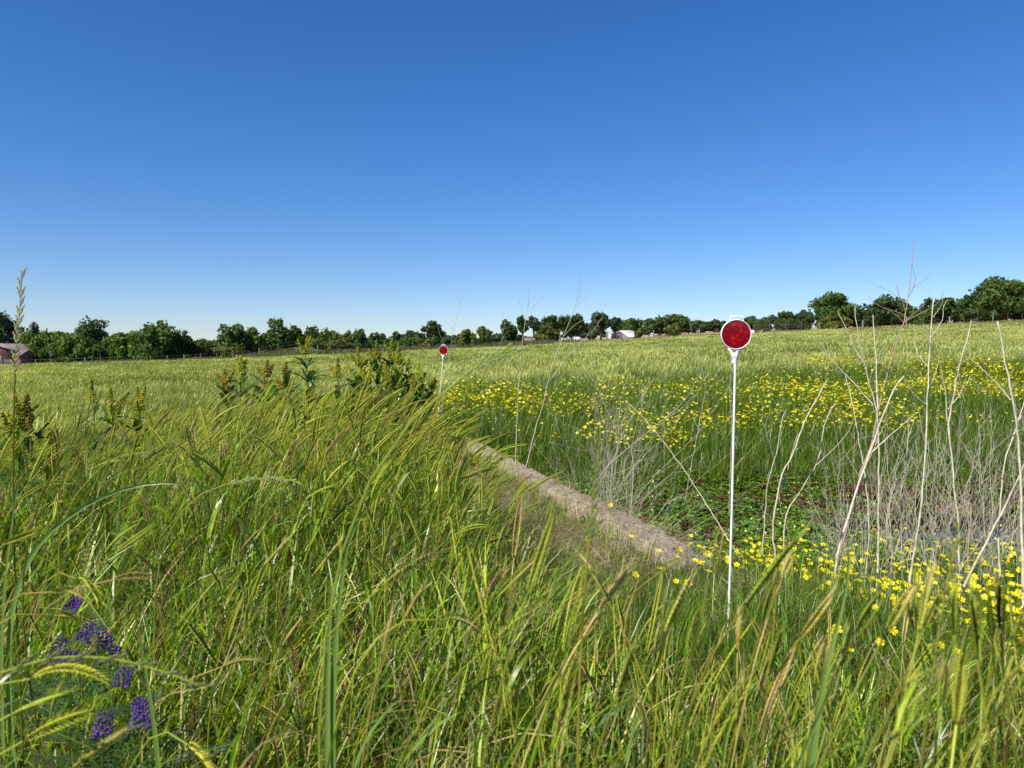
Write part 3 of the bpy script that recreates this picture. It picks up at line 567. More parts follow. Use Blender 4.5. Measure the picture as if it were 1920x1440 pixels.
# ------------------------------------------------------------------ driveway markers
def marker(px, py, d, base_xy, r, label):
    c = at(px, py, d); gz = float(ground(*base_xy)); B = np.array([base_xy[0], base_xy[1], gz-.1])
    rod_top = c-np.array([0, 0, r*1.95]); rod_top[0] -= (c[0]-B[0])*0.06
    mb = MB(); tube(mb, [B, B*.5+rod_top*.5+[.002, 0, 0], rod_top], .0032*r/.0425, 10); o = mb.obj('reflector_marker', M_white, smooth=True)
    tag(o, label, 'marker', 'red reflector markers beside the headwall')
    tilt = math.atan2(c[0]-rod_top[0], c[2]-rod_top[2]); E = Matrix.Translation(Vector(c)) @ Euler((0, tilt, 0)).to_matrix().to_4x4() @ Euler((math.radians(4), 0, math.radians(-4))).to_matrix().to_4x4()
    def part(mb, nm, m_, sm_=False):
        q = mb.obj(nm, m_, o, sm_); q.matrix_world = E; return q
    n = 56; a_ = np.arange(n)*2*math.pi/n
    # rim ring profile (facing -Y)
    mb = MB(); prof = [(r*.935, -.0015), (r*.94, -.0045), (r*.965, -.0055), (r*.99, -.0045), (r, -.002), (r, .005), (r*.9, .006)]
    v = np.array([[rr*math.cos(t), yy, rr*math.sin(t)] for rr, yy in prof for t in a_]); P_ = len(prof)
    f = [[i*n+j, i*n+(j+1) % n, (i+1)*n+(j+1) % n, (i+1)*n+j] for i in range(P_-1) for j in range(n)]
    mb.add(v, f); part(mb, 'rim', M_white, True)
    mb = MB(); v = [[0, -.0042, 0]]; f = []
    for i, rr in enumerate((.3, .6, .93)):
        v += [[r*rr*math.cos(t), -.0042+.0016*rr*rr, r*rr*math.sin(t)] for t in a_]
    f3 = [[0, 1+(j+1) % n, 1+j] for j in range(n)]; f4 = [[1+i*n+j, 1+i*n+(j+1) % n, 1+(i+1)*n+(j+1) % n, 1+(i+1)*n+j] for i in range(2) for j in range(n)]
    n0 = mb.n; mb.add(v, f3); mb.f.append((np.array(f4)+n0, 0)); part(mb, 'reflector', M_red, True)
    mb = MB(); mb.add(np.concatenate([[[0, .0055, 0]], [[r*.92*math.cos(t), .0055, r*.92*math.sin(t)] for t in a_]]), [[0, 1+j, 1+(j+1) % n] for j in range(n)]); part(mb, 'back_plate', M_white)
    # handle loop on top
    mb = MB(); hp = [(-.42, .88), (-.40, 1.12), (-.33, 1.17), (-.12, 1.175), (0, 1.21), (.12, 1.175), (.33, 1.17), (.40, 1.12), (.44, .86)]
    tube(mb, np.array([[x*r, 0, z*r] for x, z in hp]), r*.045, 6); part(mb, 'handle_loop', M_white, True)
    # fork-shaped holder with a round hole
    out = [(-.53, -.86), (-.36, -1.16), (-.27, -1.36), (-.26, -1.62), (-.12, -1.64), (.12, -1.64), (.20, -1.62), (.21, -1.36), (.32, -1.14), (.46, -.90), (.2, -.99), (-.05, -1.01), (-.3, -.97)]
    out = np.array(out)*r; hole = np.array([[-.05*r+.10*r*math.cos(t), -1.14*r+.10*r*math.sin(t)] for t in np.arange(13)*2*math.pi/13])
    # match outline to hole points by angle
    ang = np.unwrap([math.atan2(p[1]+1.14*r, p[0]+.05*r) for p in out])
    hh = np.array([[-.05*r+.085*r*math.cos(t), -1.14*r+.085*r*math.sin(t)] for t in ang]); k = len(out)
    V = np.array([[p[0], yy, p[1]] for yy in (-.003, .003) for q in (out, hh) for p in q])
    f = []
    for j in range(k):
        j2 = (j+1) % k
        f += [[j, j2, k+j2, k+j], [2*k+j2, 2*k+j, 3*k+j, 3*k+j2], [j, 2*k+j, 2*k+j2, j2], [k+j2, 3*k+j2, 3*k+j, k+j]]
    mb = MB(); mb.add(V, f)
    tube(mb, [[-.03*r, 0, -1.9*r], [-.03*r, 0, -1.6*r]], r*.17, 10)
    part(mb, 'holder', M_white)
marker(1380, 627, 2.1, (at(1367, 1135, 2.1)[0], 2.09), .0425, 'larger red round reflector on a white rod at the near end of the wall')
marker(831.5, 656.5, 6.8, (at(814, 830, 6.8)[0], 6.78), .0425, 'small distant red reflector on a leaning white rod by the dock plants')

# ------------------------------------------------------------------ dry weed stalks traced from the photograph
WH = np.array([0.62, 0.57, 0.40]); GR = np.array([0.42, 0.38, 0.30]); BR = np.array([0.24, 0.16, 0.11])
def wob(p, amp):
    p = np.asarray(p, float); seg = np.linalg.norm(np.diff(p, axis=0), axis=1); cum = np.concatenate([[0], np.cumsum(seg)]); n = max(len(p)*3, int(cum[-1]/.035))
    s = np.linspace(0, cum[-1], n); 
    q = np.stack([np.interp(s, cum, p[:, k]) for k in range(3)], -1); ker = np.array([.25, .5, .25])
    for _ in range(2): q[1:-1] = q[:-2]*.25+q[1:-1]*.5+q[2:]*.25
    return q+R.normal(size=q.shape)*amp
def px_line(pts, d0, d1, drop=False):
    n = len(pts); P = np.array([at(x, y, d0+(d1-d0)*i/(n-1)) for i, (x, y) in enumerate(pts)])
    if drop:
        u_ = P[0]-P[1]; u_ /= np.linalg.norm(u_); q = P[0].copy()
        for _ in range(200):
            if q[2] < float(ground(q[0], q[1]))-.02: break
            st_ = u_ if (np.hypot(*(q-P[0])[:2]) < .3 and u_[2] < -.3) else np.array([0, 0, -1.]); q = q+st_*.02
        if np.linalg.norm(q-P[0]) > .03: P = np.concatenate([[q], P])
    return P
def weed(pts, d0, d1, r0, r1, col, branches, label, group='dry dead weed stalks by the ditch'):
    """pts run from the foot to the tip"""
    P = wob(px_line(pts, d0, d1, True), .0012); mb = MB(); tube(mb, P, np.linspace(r0*.78, r1*.85, len(P))*(1+.18*(R.random(len(P)) < .12)), 6, col*R.uniform(.82, 1.12, (len(P), 1)))
    o = mb.obj('dry_stalk', M_dry, smooth=True); tag(o, label, 'stalk', group)
    for bpts, br in branches:
        n = len(bpts); d = []
        # start from the nearest stem point
        q0 = at(*bpts[0], (d0+d1)/2); best = min(P, key=lambda p: (topx(p[0], p[1])-bpts[0][0])**2+(662-(p[2]-1.25)/p[1]*FPX-bpts[0][1])**2)
        dep = float(np.dot(best-CAMP, _f)); dd = R.uniform(-.12, .12)
        Q = np.array([at(x, y, dep+dd*i/(n-1)) for i, (x, y) in enumerate(bpts)]); Q = wob(Q, .0009)
        mb = MB(); tube(mb, Q, np.linspace(br, br*.35, len(Q)), 4, col)
        # little dry bud scars near the tip
        for k in range(0, len(Q), 3):
            if R.random() < .35: mb.add(Q[k]+np.array([[0, 0, .004], [.002, 0, 0], [0, .002, 0], [-.002, 0, 0], [0, 0, -.002]]), [[0, 1, 2], [0, 2, 3], [0, 3, 1], [4, 2, 1]], col*.8)
        mb.obj('side_branch', M_dry, o, smooth=True)
    return o
W = weed
W([(1550, 1130), (1565, 1075), (1587, 992), (1615, 880), (1632, 845), (1647, 765), (1665, 697), (1680, 647), (1695, 605), (1700, 582), (1705, 540), (1711, 487), (1712, 447)], 2.9, 3.1, .0075, .0012, BR*1.5,
  [([(1695, 605), (1684, 593), (1668, 582), (1655, 578)], .0018), ([(1697, 592), (1680, 584), (1655, 577), (1640, 570), (1628, 555)], .0016), ([(1699, 585), (1690, 562), (1679, 534)], .002), ([(1699, 568), (1685, 558), (1665, 543), (1640, 535), (1625, 524)], .0014),
   ([(1703, 557), (1713, 540), (1717, 523), (1713, 507), (1708, 495)], .0015), ([(1706, 545), (1722, 533), (1738, 521), (1752, 505)], .0013), ([(1696, 604), (1720, 590), (1745, 579), (1765, 563), (1768, 545)], .0018), ([(1697, 602), (1730, 575), (1742, 556), (1744, 540)], .001)],
  'tallest brown dead stalk with forking twigs rising into the sky on the right')
W([(1645, 1105), (1647, 1005), (1646, 940), (1649, 880), (1647, 805), (1645, 765), (1630, 722), (1619, 677), (1610, 635), (1604, 577)], 2.8, 2.8, .0058, .002, WH,
  [([(1646, 790), (1645, 740), (1642, 665), (1637, 590)], .004), ([(1637, 760), (1602, 720), (1575, 692), (1550, 665), (1541, 642)], .0032), ([(1619, 680), (1600, 650), (1590, 620), (1578, 600), (1570, 580)], .002), ([(1628, 715), (1640, 690), (1655, 655), (1662, 620)], .0018)],
  'straight white dead stalk just left of the tall brown stalk')
W([(1707, 1080), (1715, 1030), (1727, 955), (1731, 905), (1736, 830), (1739, 752), (1742, 690), (1744, 640), (1749, 595), (1750, 562)], 2.7, 2.8, .0058, .0022, WH,
  [([(1744, 650), (1737, 620), (1728, 598)], .0022), ([(1742, 690), (1722, 668), (1713, 640), (1716, 626)], .0018), ([(1745, 632), (1762, 610), (1769, 595), (1768, 575), (1778, 560), (1783, 563)], .0016), ([(1739, 760), (1712, 740), (1700, 715)], .002), ([(1740, 735), (1755, 700), (1765, 655)], .0016), ([(1750, 595), (1768, 570), (1768, 545)], .0014)],
  'slim white dead stalk with curling twigs, right of the tall brown stalk')
W([(1800, 1090), (1797, 975), (1790, 917), (1785, 855), (1777, 805), (1776, 790), (1792, 727), (1797, 687), (1814, 640), (1820, 602)], 2.75, 2.8, .0065, .0022, WH,
  [([(1820, 602), (1835, 606), (1850, 620)], .0018), ([(1776, 790), (1773, 730), (1763, 680)], .0028), ([(1777, 768), (1800, 740), (1823, 700)], .0026), ([(1790, 727), (1800, 680), (1805, 660)], .0018)],
  'pale forked dead stalk whose broken tip bends over to the right')
W([(1917, 1060), (1915, 1005), (1915, 930), (1912, 855), (1905, 790), (1897, 727), (1887, 690), (1876, 640), (1872, 602)], 2.4, 2.5, .0072, .003, WH*.95,
  [([(1895, 750), (1877, 727), (1840, 690), (1817, 670)], .0026), ([(1906, 800), (1915, 770), (1925, 740)], .003)],
  'thick whitish dead stalk at the far right edge')
W([(1455, 1110), (1455, 1042), (1447, 992), (1459, 920), (1465, 885), (1490, 850), (1500, 810), (1505, 797), (1532, 747), (1550, 715)], 2.9, 3.0, .0055, .0028, WH*.9, [([(1492, 845), (1515, 825), (1530, 790)], .002), ([(1465, 888), (1470, 930), (1478, 870), (1497, 812)], .0025)],
  'bare grey stalk with a blunt tip leaning right, left of the main thicket')
W([(1472, 1090), (1470, 1017), (1472, 960), (1495, 930), (1527, 880), (1540, 847), (1545, 790), (1567, 756)], 3.0, 3.1, .0048, .0024, WH*.85, [([(1530, 872), (1560, 845), (1590, 812), (1600, 790)], .002)], 'leaning grey stalk with one long side fork near the white rod')
W([(1435, 960), (1440, 895), (1459, 845), (1465, 785), (1474, 769)], 3.1, 3.1, .004, .002, GR*1.3, [([(1455, 855), (1448, 840), (1440, 800)], .0015)], 'short dead stalk standing right beside the white rod')
W([(1560, 1130), (1565, 1067), (1575, 1017), (1595, 955), (1612, 900), (1630, 852), (1655, 780), (1672, 735), (1695, 705)], 2.5, 2.7, .0075, .0025, GR*1.5, [([(1632, 850), (1665, 820), (1700, 790), (1712, 780)], .003), ([(1615, 900), (1590, 860), (1580, 835)], .0018)], 'thick silvery stalk leaning right across the other stalks')
W([(1875, 1090), (1872, 992), (1877, 920), (1885, 855), (1905, 805), (1915, 780)], 2.6, 2.6, .005, .0025, WH*1.05, [([(1880, 900), (1862, 870), (1857, 820), (1850, 780)], .002)], 'white stalk curving up right near the puddle')
W([(1835, 1045), (1865, 987), (1890, 940), (1917, 880), (1935, 830)], 2.6, 2.5, .0065, .003, WH, [([(1868, 985), (1878, 960), (1888, 945)], .004)], 'bleached stalk slanting steeply to the right edge over the puddle')
W([(1815, 1060), (1815, 1010), (1822, 955), (1827, 892), (1825, 862), (1797, 820), (1785, 790)], 3.0, 3.0, .0045, .002, BR*2, [([(1824, 870), (1840, 840), (1848, 815)], .0016)], 'thin tan stalk arching left in front of the puddle')
W([(1620, 1110), (1630, 1000), (1627, 930), (1618, 870), (1605, 800), (1598, 750), (1585, 700)], 2.9, 3.1, .0042, .0018, WH*.9, [([(1620, 880), (1640, 840), (1655, 800)], .002)], 'straight pale stalk behind the thick silvery stalk')
W([(1693, 1085), (1690, 1000), (1688, 930), (1700, 860), (1705, 800), (1702, 780)], 3.2, 3.2, .0042, .002, WH*.85, [([(1688, 940), (1670, 880), (1662, 830)], .002), ([(1700, 860), (1722, 820), (1730, 790)], .0018)], 'pale stalk in the middle of the thicket with two short forks')
W([(1333, 958), (1296, 900), (1265, 856), (1242, 825), (1208, 785), (1173, 750)], 3.9, 4.3, .0042, .0014, WH*1.05, [([(1245, 828), (1246, 860), (1245, 900)], .0014)], 'long straight bleached stalk leaning left across the middle tangle')
W([(1120, 900), (1133, 879), (1181, 837), (1219, 806), (1246, 785), (1287, 750), (1304, 716)], 4.6, 4.3, .0038, .0012, WH, [([(1246, 785), (1275, 770), (1290, 752), (1310, 735)], .0016)], 'long stalk slanting right through the middle tangle')
W([(1181, 970), (1188, 889), (1187, 843), (1158, 810), (1135, 764), (1117, 720), (1090, 681)], 4.4, 4.6, .0042, .0012, GR*1.15, [([(1187, 845), (1205, 845), (1225, 835)], .0016), ([(1150, 795), (1160, 760), (1162, 720)], .0015), ([(1117, 720), (1118, 690), (1110, 670)], .001)], 'grey crooked stalk at the centre of the middle tangle')
W([(967, 860), (970, 763), (977, 660), (984, 610), (992, 563), (990, 540)], 5.3, 5.3, .0058, .0016, WH*.8, [([(993, 582), (1015, 560), (1037, 545)], .0012), ([(984, 605), (976, 575), (970, 558)], .001), ([(990, 575), (994, 550), (992, 537)], .001), ([(988, 600), (997, 585), (1004, 578)], .0009)],
  'slim upright dead stalk standing beside the far part of the wall')
W([(987, 873), (1005, 800), (1017, 763), (1033, 693), (1045, 660), (1057, 630), (1070, 600), (1080, 570), (1083, 540), (1087, 500)], 5.2, 5.3, .0062, .001, WH*.72,
  [([(1080, 577), (1095, 560), (1107, 547), (1122, 525), (1127, 510), (1130, 490)], .0016), ([(1023, 727), (1050, 687), (1073, 657), (1095, 636), (1113, 620), (1130, 593)], .003), ([(1057, 630), (1080, 607), (1105, 597), (1118, 590)], .002), ([(1100, 630), (1115, 605), (1105, 597)], .0012), ([(1082, 570), (1090, 545), (1088, 515)], .0012), ([(1078, 580), (1073, 558), (1077, 530)], .001), ([(1118, 592), (1135, 578), (1148, 553)], .0008), ([(1030, 715), (1060, 672), (1090, 645)], .0022)],
  'tall forked dead stalk leaning right above the far end of the wall')
W([(830, 757), (833, 720), (843, 667), (848, 627), (856, 600), (863, 573), (870, 542)], 6.6, 6.7, .0042, .0009, GR*.95, [([(849, 622), (840, 607), (833, 598), (826, 590)], .0012), ([(849, 620), (846, 600), (853, 583)], .001), ([(863, 573), (858, 560), (852, 550)], .0009), ([(850, 640), (856, 632), (853, 650)], .0008), ([(862, 612), (870, 602), (876, 592)], .0007)],
  'thin grey twiggy stalk just right of the small distant reflector')
W([(845, 720), (840, 680), (832, 643), (822, 622), (820, 606)], 6.9, 6.9, .003, .001, WH*.8, [], 'short bent twig poking up behind the small distant reflector')
W([(915, 740), (925, 700), (940, 640), (947, 610), (943, 585)], 6.6, 6.6, .0022, .0008, GR*1.1, [([(940, 640), (950, 620), (956, 605)], .0008)], 'very thin dry stem above the yellow flowers by the distant dark shrub')
W([(1370, 870), (1372, 800), (1368, 740), (1371, 690), (1369, 640)], 5.5, 5.5, .004, .0015, WH*.8, [], 'thin pale stem rising just behind the white rod')
W([(1310, 800), (1325, 720), (1305, 660), (1295, 610), (1288, 590)], 6.0, 6.2, .0032, .0008, GR*1.2, [([(1322, 700), (1330, 680), (1318, 655)], .001), ([(1300, 640), (1310, 625), (1316, 600)], .0008)], 'faint thin stem against the sky left of the large reflector')
# generic dry weeds: a few shapes, copied
wv = []
for k in range(12):
    L = 1.0; P = np.zeros((9, 3)); 
    for i in range(1, 9): P[i] = P[i-1]+np.array([R.normal()*.022+.012*(k % 3-1), R.normal()*.022, L/8])
    mb = MB(); P_ = wob(P, .002); tube(mb, P_, np.linspace(.0024, .0007, len(P_))*R.uniform(.6, 1.2), 5, WH*R.uniform(.6, .95) if k % 3 else GR*R.uniform(.8, 1.2)); stem = mb.mesh('stalk', M_dry); br = []
    for j in range(R.integers(4, 8) if k % 4 else 2):
        t = R.uniform(.2, .92); p = P_[int(t*(len(P_)-1))]; a_ = R.uniform(0, 6.3); l = R.uniform(.15, .38)*(1.15-t); e_ = R.uniform(.5, .9)
        d = np.array([math.cos(a_)*math.sin(e_), math.sin(a_)*math.sin(e_), math.cos(e_)])
        Q = bez(p, p+d*l*.4, p+d*l*.75+[0, 0, l*.08], p+d*l+[0, 0, l*.25], 6)+R.normal(size=(6, 3))*.003; Q[0] = p
        mb = MB(); tube(mb, Q, np.linspace(.0012, .00035, 6), 4, GR if k % 2 == 0 else WH*.75)
        for q_ in range(R.integers(0, 3)):
            b0 = Q[R.integers(2, 5)]; d2 = d+R.normal(size=3)*.5; tube(mb, [b0, b0+d2*l*.2, b0+d2*l*.35+[0, 0, .01]], [.001, .0007, .0004], 3, GR*1.2)
        br.append(mb.mesh('side_branch', M_dry))
    wv.append((stem, br))
def gweed(x, y, s, tilt, lab, grp):
    st, br = wv[R.integers(12)]; o = bpy.data.objects.new('dry_stalk', st); COL.objects.link(o); o.location = (x, y, float(ground(x, y))-.02)
    o.rotation_euler = (tilt[1], tilt[0], R.uniform(0, 6.3) if abs(tilt[0])+abs(tilt[1]) < .25 else R.uniform(-.5, .5)); o.scale = (s, s, s); tag(o, lab, 'stalk', grp)
    for b_ in br:
        c = bpy.data.objects.new('side_branch', b_); COL.objects.link(c); c.parent = o
for k in range(165):       # thicket on the right
    px_ = R.choice([R.normal(1640, 60), R.normal(1790, 70), R.normal(1900, 60)]); y_ = R.uniform(2.7, 4.3)
    if px_ < 1440: continue
    gweed((px_-960)/FPX*y_, y_, R.uniform(.4, 1.0), (R.normal()*.22, R.normal()*.18), 'thin bleached dead stalk in the thicket, '+('below the tall brown stalk' if px_ < 1650 else 'between the two straight white stalks' if px_ < 1740 else 'around the forked stalk' if px_ < 1850 else 'at the right edge'), 'thin dead stalks in the right thicket')
for k in range(84):       # tangle in the middle
    px_ = R.normal(1150, 44); y_ = R.uniform(3.9, 6.4)
    if swall((px_-960)/FPX*y_, y_) < .2: continue
    gweed((px_-960)/FPX*y_, y_, R.uniform(.5, 1.2)*(1.1 if abs(px_-1140) < 45 else .75), (R.normal()*.42, R.normal()*.3), 'thin grey dead stalk in the tangle behind the wall, '+('on its left side' if px_ < 1120 else 'at its dense middle' if px_ < 1190 else 'on its right side'), 'thin dead stalks in the middle tangle')
for k in range(15):       # the dense twiggy clump
    px_ = R.normal(1148, 20); y_ = R.uniform(5.0, 5.9); gweed((px_-960)/FPX*y_, y_, R.uniform(.85, 1.15), (R.normal()*.14, R.normal()*.12), 'pale twiggy dead stalk in the dense clump above the middle tangle', 'twiggy stalks in the dense middle clump')
for k in range(30):       # sparse ones on the far bank
    px_ = R.uniform(1260, 1960); y_ = R.uniform(6.6, 9.5)
    gweed((px_-960)/FPX*y_, y_, R.uniform(.5, .95), (R.normal()*.18, R.normal()*.1), 'thin pale dead stem among the yellow flowers, '+('left of the white rod' if px_ < 1370 else 'right of the white rod' if px_ < 1650 else 'behind the right thicket'), 'dead stems among the yellow flowers')
for k in range(14):       # right in front of the wall
    px_ = R.uniform(1100, 1420); y_ = R.uniform(2.1, 2.9)
    gweed((px_-960)/FPX*y_, y_, R.uniform(.2, .42), (R.normal()*.4, R.normal()*.3), 'short broken white stalk at the near end of the concrete wall', 'short broken stalks at the near end of the wall')

# ------------------------------------------------------------------ curly dock plants
DG = np.array([0.065, 0.13, 0.022]); DY = np.array([0.50, 0.47, 0.035]); DR = np.array([0.30, 0.16, 0.04])
def dleaf(L, W_, bend):
    mb = MB(); n = 7; t = np.linspace(0, 1, n); w = W_*np.sin(np.clip(t*.93+.05, 0, 1)*math.pi)**.75/2; th = -.2+bend*t; ds = L/(n-1)
    x = np.concatenate([[0], np.cumsum(np.cos(th[1:])*ds)]); z = np.concatenate([[0], np.cumsum(-np.sin(th[1:])*ds)])
    wv_ = .12*W_*np.sin(t*18+R.uniform(0, 6))
    v = np.stack([np.stack([x, w, z+w*.35+wv_], -1), np.stack([x, 0*w, z], -1), np.stack([x, -w, z+w*.35-wv_], -1)], 1).reshape(-1, 3)
    f = [[3*i+j, 3*i+j+1, 3*i+4+j, 3*i+3+j] for i in range(n-1) for j in (0, 1)]; mb.add(v, f, DG*R.uniform(.8, 1.5)); return mb.mesh('leaf', M_leaf)
dl = [dleaf(R.uniform(.16, .26), R.uniform(.04, .065), R.uniform(.3, 1.3)) for _ in range(8)]
def spike(L, col, col2):
    mb = MB(); tip = np.array([R.normal()*.02, R.normal()*.02, L]); P = bez(np.zeros(3), np.array([0, 0, L*.3]), tip-[0, 0, L*.3], tip, 8); tube(mb, P, np.linspace(.0028, .001, 8), 4, DG*1.5)
    n = int(L*1500); t = R.uniform(.08, 1, n); t = np.round(t*15)/15+R.normal(size=n)*.012; t = np.clip(t, .03, 1.0)
    c0 = np.stack([np.interp(t, np.linspace(0, 1, 8), P[:, k]) for k in range(3)], -1); a_ = R.uniform(0, 6.3, n); rr = (.022*(1.1-t)+.004)*np.sqrt(R.random(n))
    c0[:, 0] += rr*np.cos(a_); c0[:, 1] += rr*np.sin(a_); s_ = R.uniform(.0028, .005, n)[:, None, None]
    oc = np.array([[1, 0, 0], [0, 1, 0], [-1, 0, 0], [0, -1, 0], [0, 0, 1.3], [0, 0, -1.2]])[None]*s_; f = np.array([[0, 1, 4], [1, 2, 4], [2, 3, 4], [3, 0, 4], [1, 0, 5], [2, 1, 5], [3, 2, 5], [0, 3, 5]])
    mixk = R.random((n, 1)); cc = col*(1-mixk)+col2*mixk
    mb.add((c0[:, None]+oc).reshape(-1, 3), (np.arange(n)[:, None, None]*6+f[None]).reshape(-1, 3), np.repeat(cc*R.uniform(.7, 1.2, (n, 1)), 6, 0)); return mb.mesh('flower_spike', M_head)
sp_y = [spike(R.uniform(.08, .15), DY, DY*np.array([.7, .85, .7])) for _ in range(6)]; sp_r = [spike(R.uniform(.08, .15), DR, DY) for _ in range(4)]
def dock(px, ytop, d, label, nleaf=9, nsp=5, red=False, lean=0.0, small=1.0):
    top = at(px, ytop, d); g = float(ground(top[0]-lean, top[1])); h = top[2]-g-.06*small
    base = np.array([top[0]-lean, top[1], g-.02]); tip = top-[0, 0, .10*small]
    P = bez(base, base+[0, 0, h*.4], tip-[lean*.5, 0, h*.25], tip, 9); mb = MB(); tube(mb, P, np.linspace(.006, .003, 9), 6, DG*1.8)
    o = mb.obj('dock_plant', M_grass, smooth=True); tag(o, label, 'plant', 'curly dock plants on the bank')
    nleaf = int(nleaf*1.6)
    for k in range(nleaf):
        t = .45+.55*(k+R.random())/nleaf; i = int(t*8); c = bpy.data.objects.new('leaf', dl[R.integers(8)]); COL.objects.link(c); c.parent = o
        c.location = P[i]; s_ = (1.25-.7*t)*small*R.uniform(.8, 1.2); c.scale = (s_, s_, s_); c.rotation_euler = (R.normal()*.2, -R.uniform(.5, 1.15), k*2.4+R.normal()*.4)
    for k in range(nsp):
        c = bpy.data.objects.new('flower_spike', (sp_r if red else sp_y)[R.integers(4)]); COL.objects.link(c); c.parent = o
        c.location = tip if k == 0 else P[8-min(3, k//3)]; a_ = k*2.1+1; tl = 0 if k == 0 else R.uniform(.3, .8); c.rotation_euler = (math.sin(a_)*tl, math.cos(a_)*tl, 0); s_ = small*(1 if k == 0 else R.uniform(.7, 1)); c.scale = (s_,)*3
for a_ in [(572, 636, 4.7, 'lone upright dock plant with one tall yellow-green spike', 12, 3, False, -.03), (452, 668, 4.5, 'dock plant with a yellow spike beside the reddish dock at left', 9, 4, False, .02),
           (425, 688, 4.4, 'leftmost of the tall dock plants, with rusty orange seed clusters', 8, 6, True, 0), (500, 676, 4.4, 'rusty brown dock plant with leaning seed spikes', 9, 7, True, -.02),
           (535, 680, 4.6, 'dock plant with yellow-brown spike behind the rusty dock', 8, 5, True, .05), (634, 684, 4.8, 'short dock spike rising left of the dense dock clump', 7, 2, False, 0),
           (676, 662, 4.9, 'dock plant with golden spike leaning right in the clump', 10, 6, False, .05), (707, 650, 5.0, 'dock plant with dark leaves left of the tallest in the clump', 12, 5, False, 0),
           (732, 640, 5.1, 'tallest dock plant of the dense clump, crowned with yellow spikes', 13, 8, False, -.02), (748, 656, 5.0, 'dock plant with bushy yellow spikes right of the tallest', 12, 7, False, .02),
           (766, 672, 5.2, 'dark leafy dock plant with few spikes at the right of the clump', 15, 1, False, 0), (790, 690, 5.2, 'dock plant with sparse yellow spike near the small reflector', 10, 4, False, .03),
           (810, 705, 5.3, 'brownish dock plant at the right end of the clump', 10, 3, True, .05), (728, 690, 4.8, 'low dock plant in front of the dense clump', 13, 6, False, 0), (775, 705, 5.0, 'low dark dock plant in front of the clump on the right', 14, 2, False, 0), (690, 690, 4.7, 'low leafy dock plant at the left of the dense clump', 12, 4, False, 0),
           (45, 735, 2.9, 'dock plant with brown-yellow seeds near the left edge', 6, 7, True, .02), (32, 758, 2.8, 'small dock plant at the far left edge', 5, 5, False, 0), (92, 812, 2.6, 'short yellow dock in the grass near the left edge', 6, 5, False, 0),
           (175, 727, 4.2, 'thin dock spike in the left grass', 4, 1, False, 0), (212, 742, 3.9, 'small yellow dock in the left grass', 5, 4, False, .02), (262, 738, 4.0, 'small bent yellow dock right of the others in the left grass', 5, 4, False, .05)]:
    dock(*a_)

# ------------------------------------------------------------------ foreground grass stalks as individuals
def ind_stalk(b, t, d, col='g', dt=None, w=.0062, label='', sag=0.0, awn=.016):
    P1 = at(*b, d); P2 = at(*t, d+(dt if dt is not None else R.uniform(-.04, .04))); u = (P2-P1); ln = np.linalg.norm(u); u /= ln
    P0 = P1.copy(); P0[2] = float(ground(P1[0], P1[1])); hh = P1[2]-P0[2]; P0[0] -= u[0]*hh*.32+R.normal()*.02; P0[1] += R.normal()*.03; P0[2] = float(ground(P0[0], max(P0[1], .05)))-.01
    S = bez(P0, P0+[0, 0, hh*.45], P1-u*hh*.3, P1, 12)
    hc = {'g': YG*.75, 'y': np.array([.40, .34, .06]), 't': TAN*1.15, 'p': YG*1.1}[col]; tc_ = TAN*1.2 if col in 'yt' or R.random() < .3 else hc
    mb = MB(); k = np.linspace(0, 1, 12)[:, None]; tube(mb, S, np.linspace(.0013, .0008, 12), 5, G2*(1-k)+hc*k*.9)
    o = mb.obj('barley_stalk', M_grass, smooth=True); tag(o, label, 'grass stalk', 'grass stalks with seed heads in the foreground')
    H_ = bez(P1, P1+u*ln*.33+[0, 0, sag*ln], P2-u*ln*.33+[0, 0, sag*ln], P2, 9); mb = MB(); barley_head(mb, H_, w, hc, tc_, max(14, int(ln/.0045)), 0, awn); mb.obj('seed_head', M_head, o)
    for i_, c_ in ((3, G1), (6, GB)):
        mb = MB(); blades(mb, S[[i_]], R.uniform(-1, 1, 1), R.uniform(.2, .4, 1), R.uniform(.8, 1.8, 1), R.uniform(.10, .2, 1), R.uniform(.004, .007, 1), 6, np.stack([c_*R.uniform(.9, 1.4)])); mb.obj('leaf', M_grass, o)
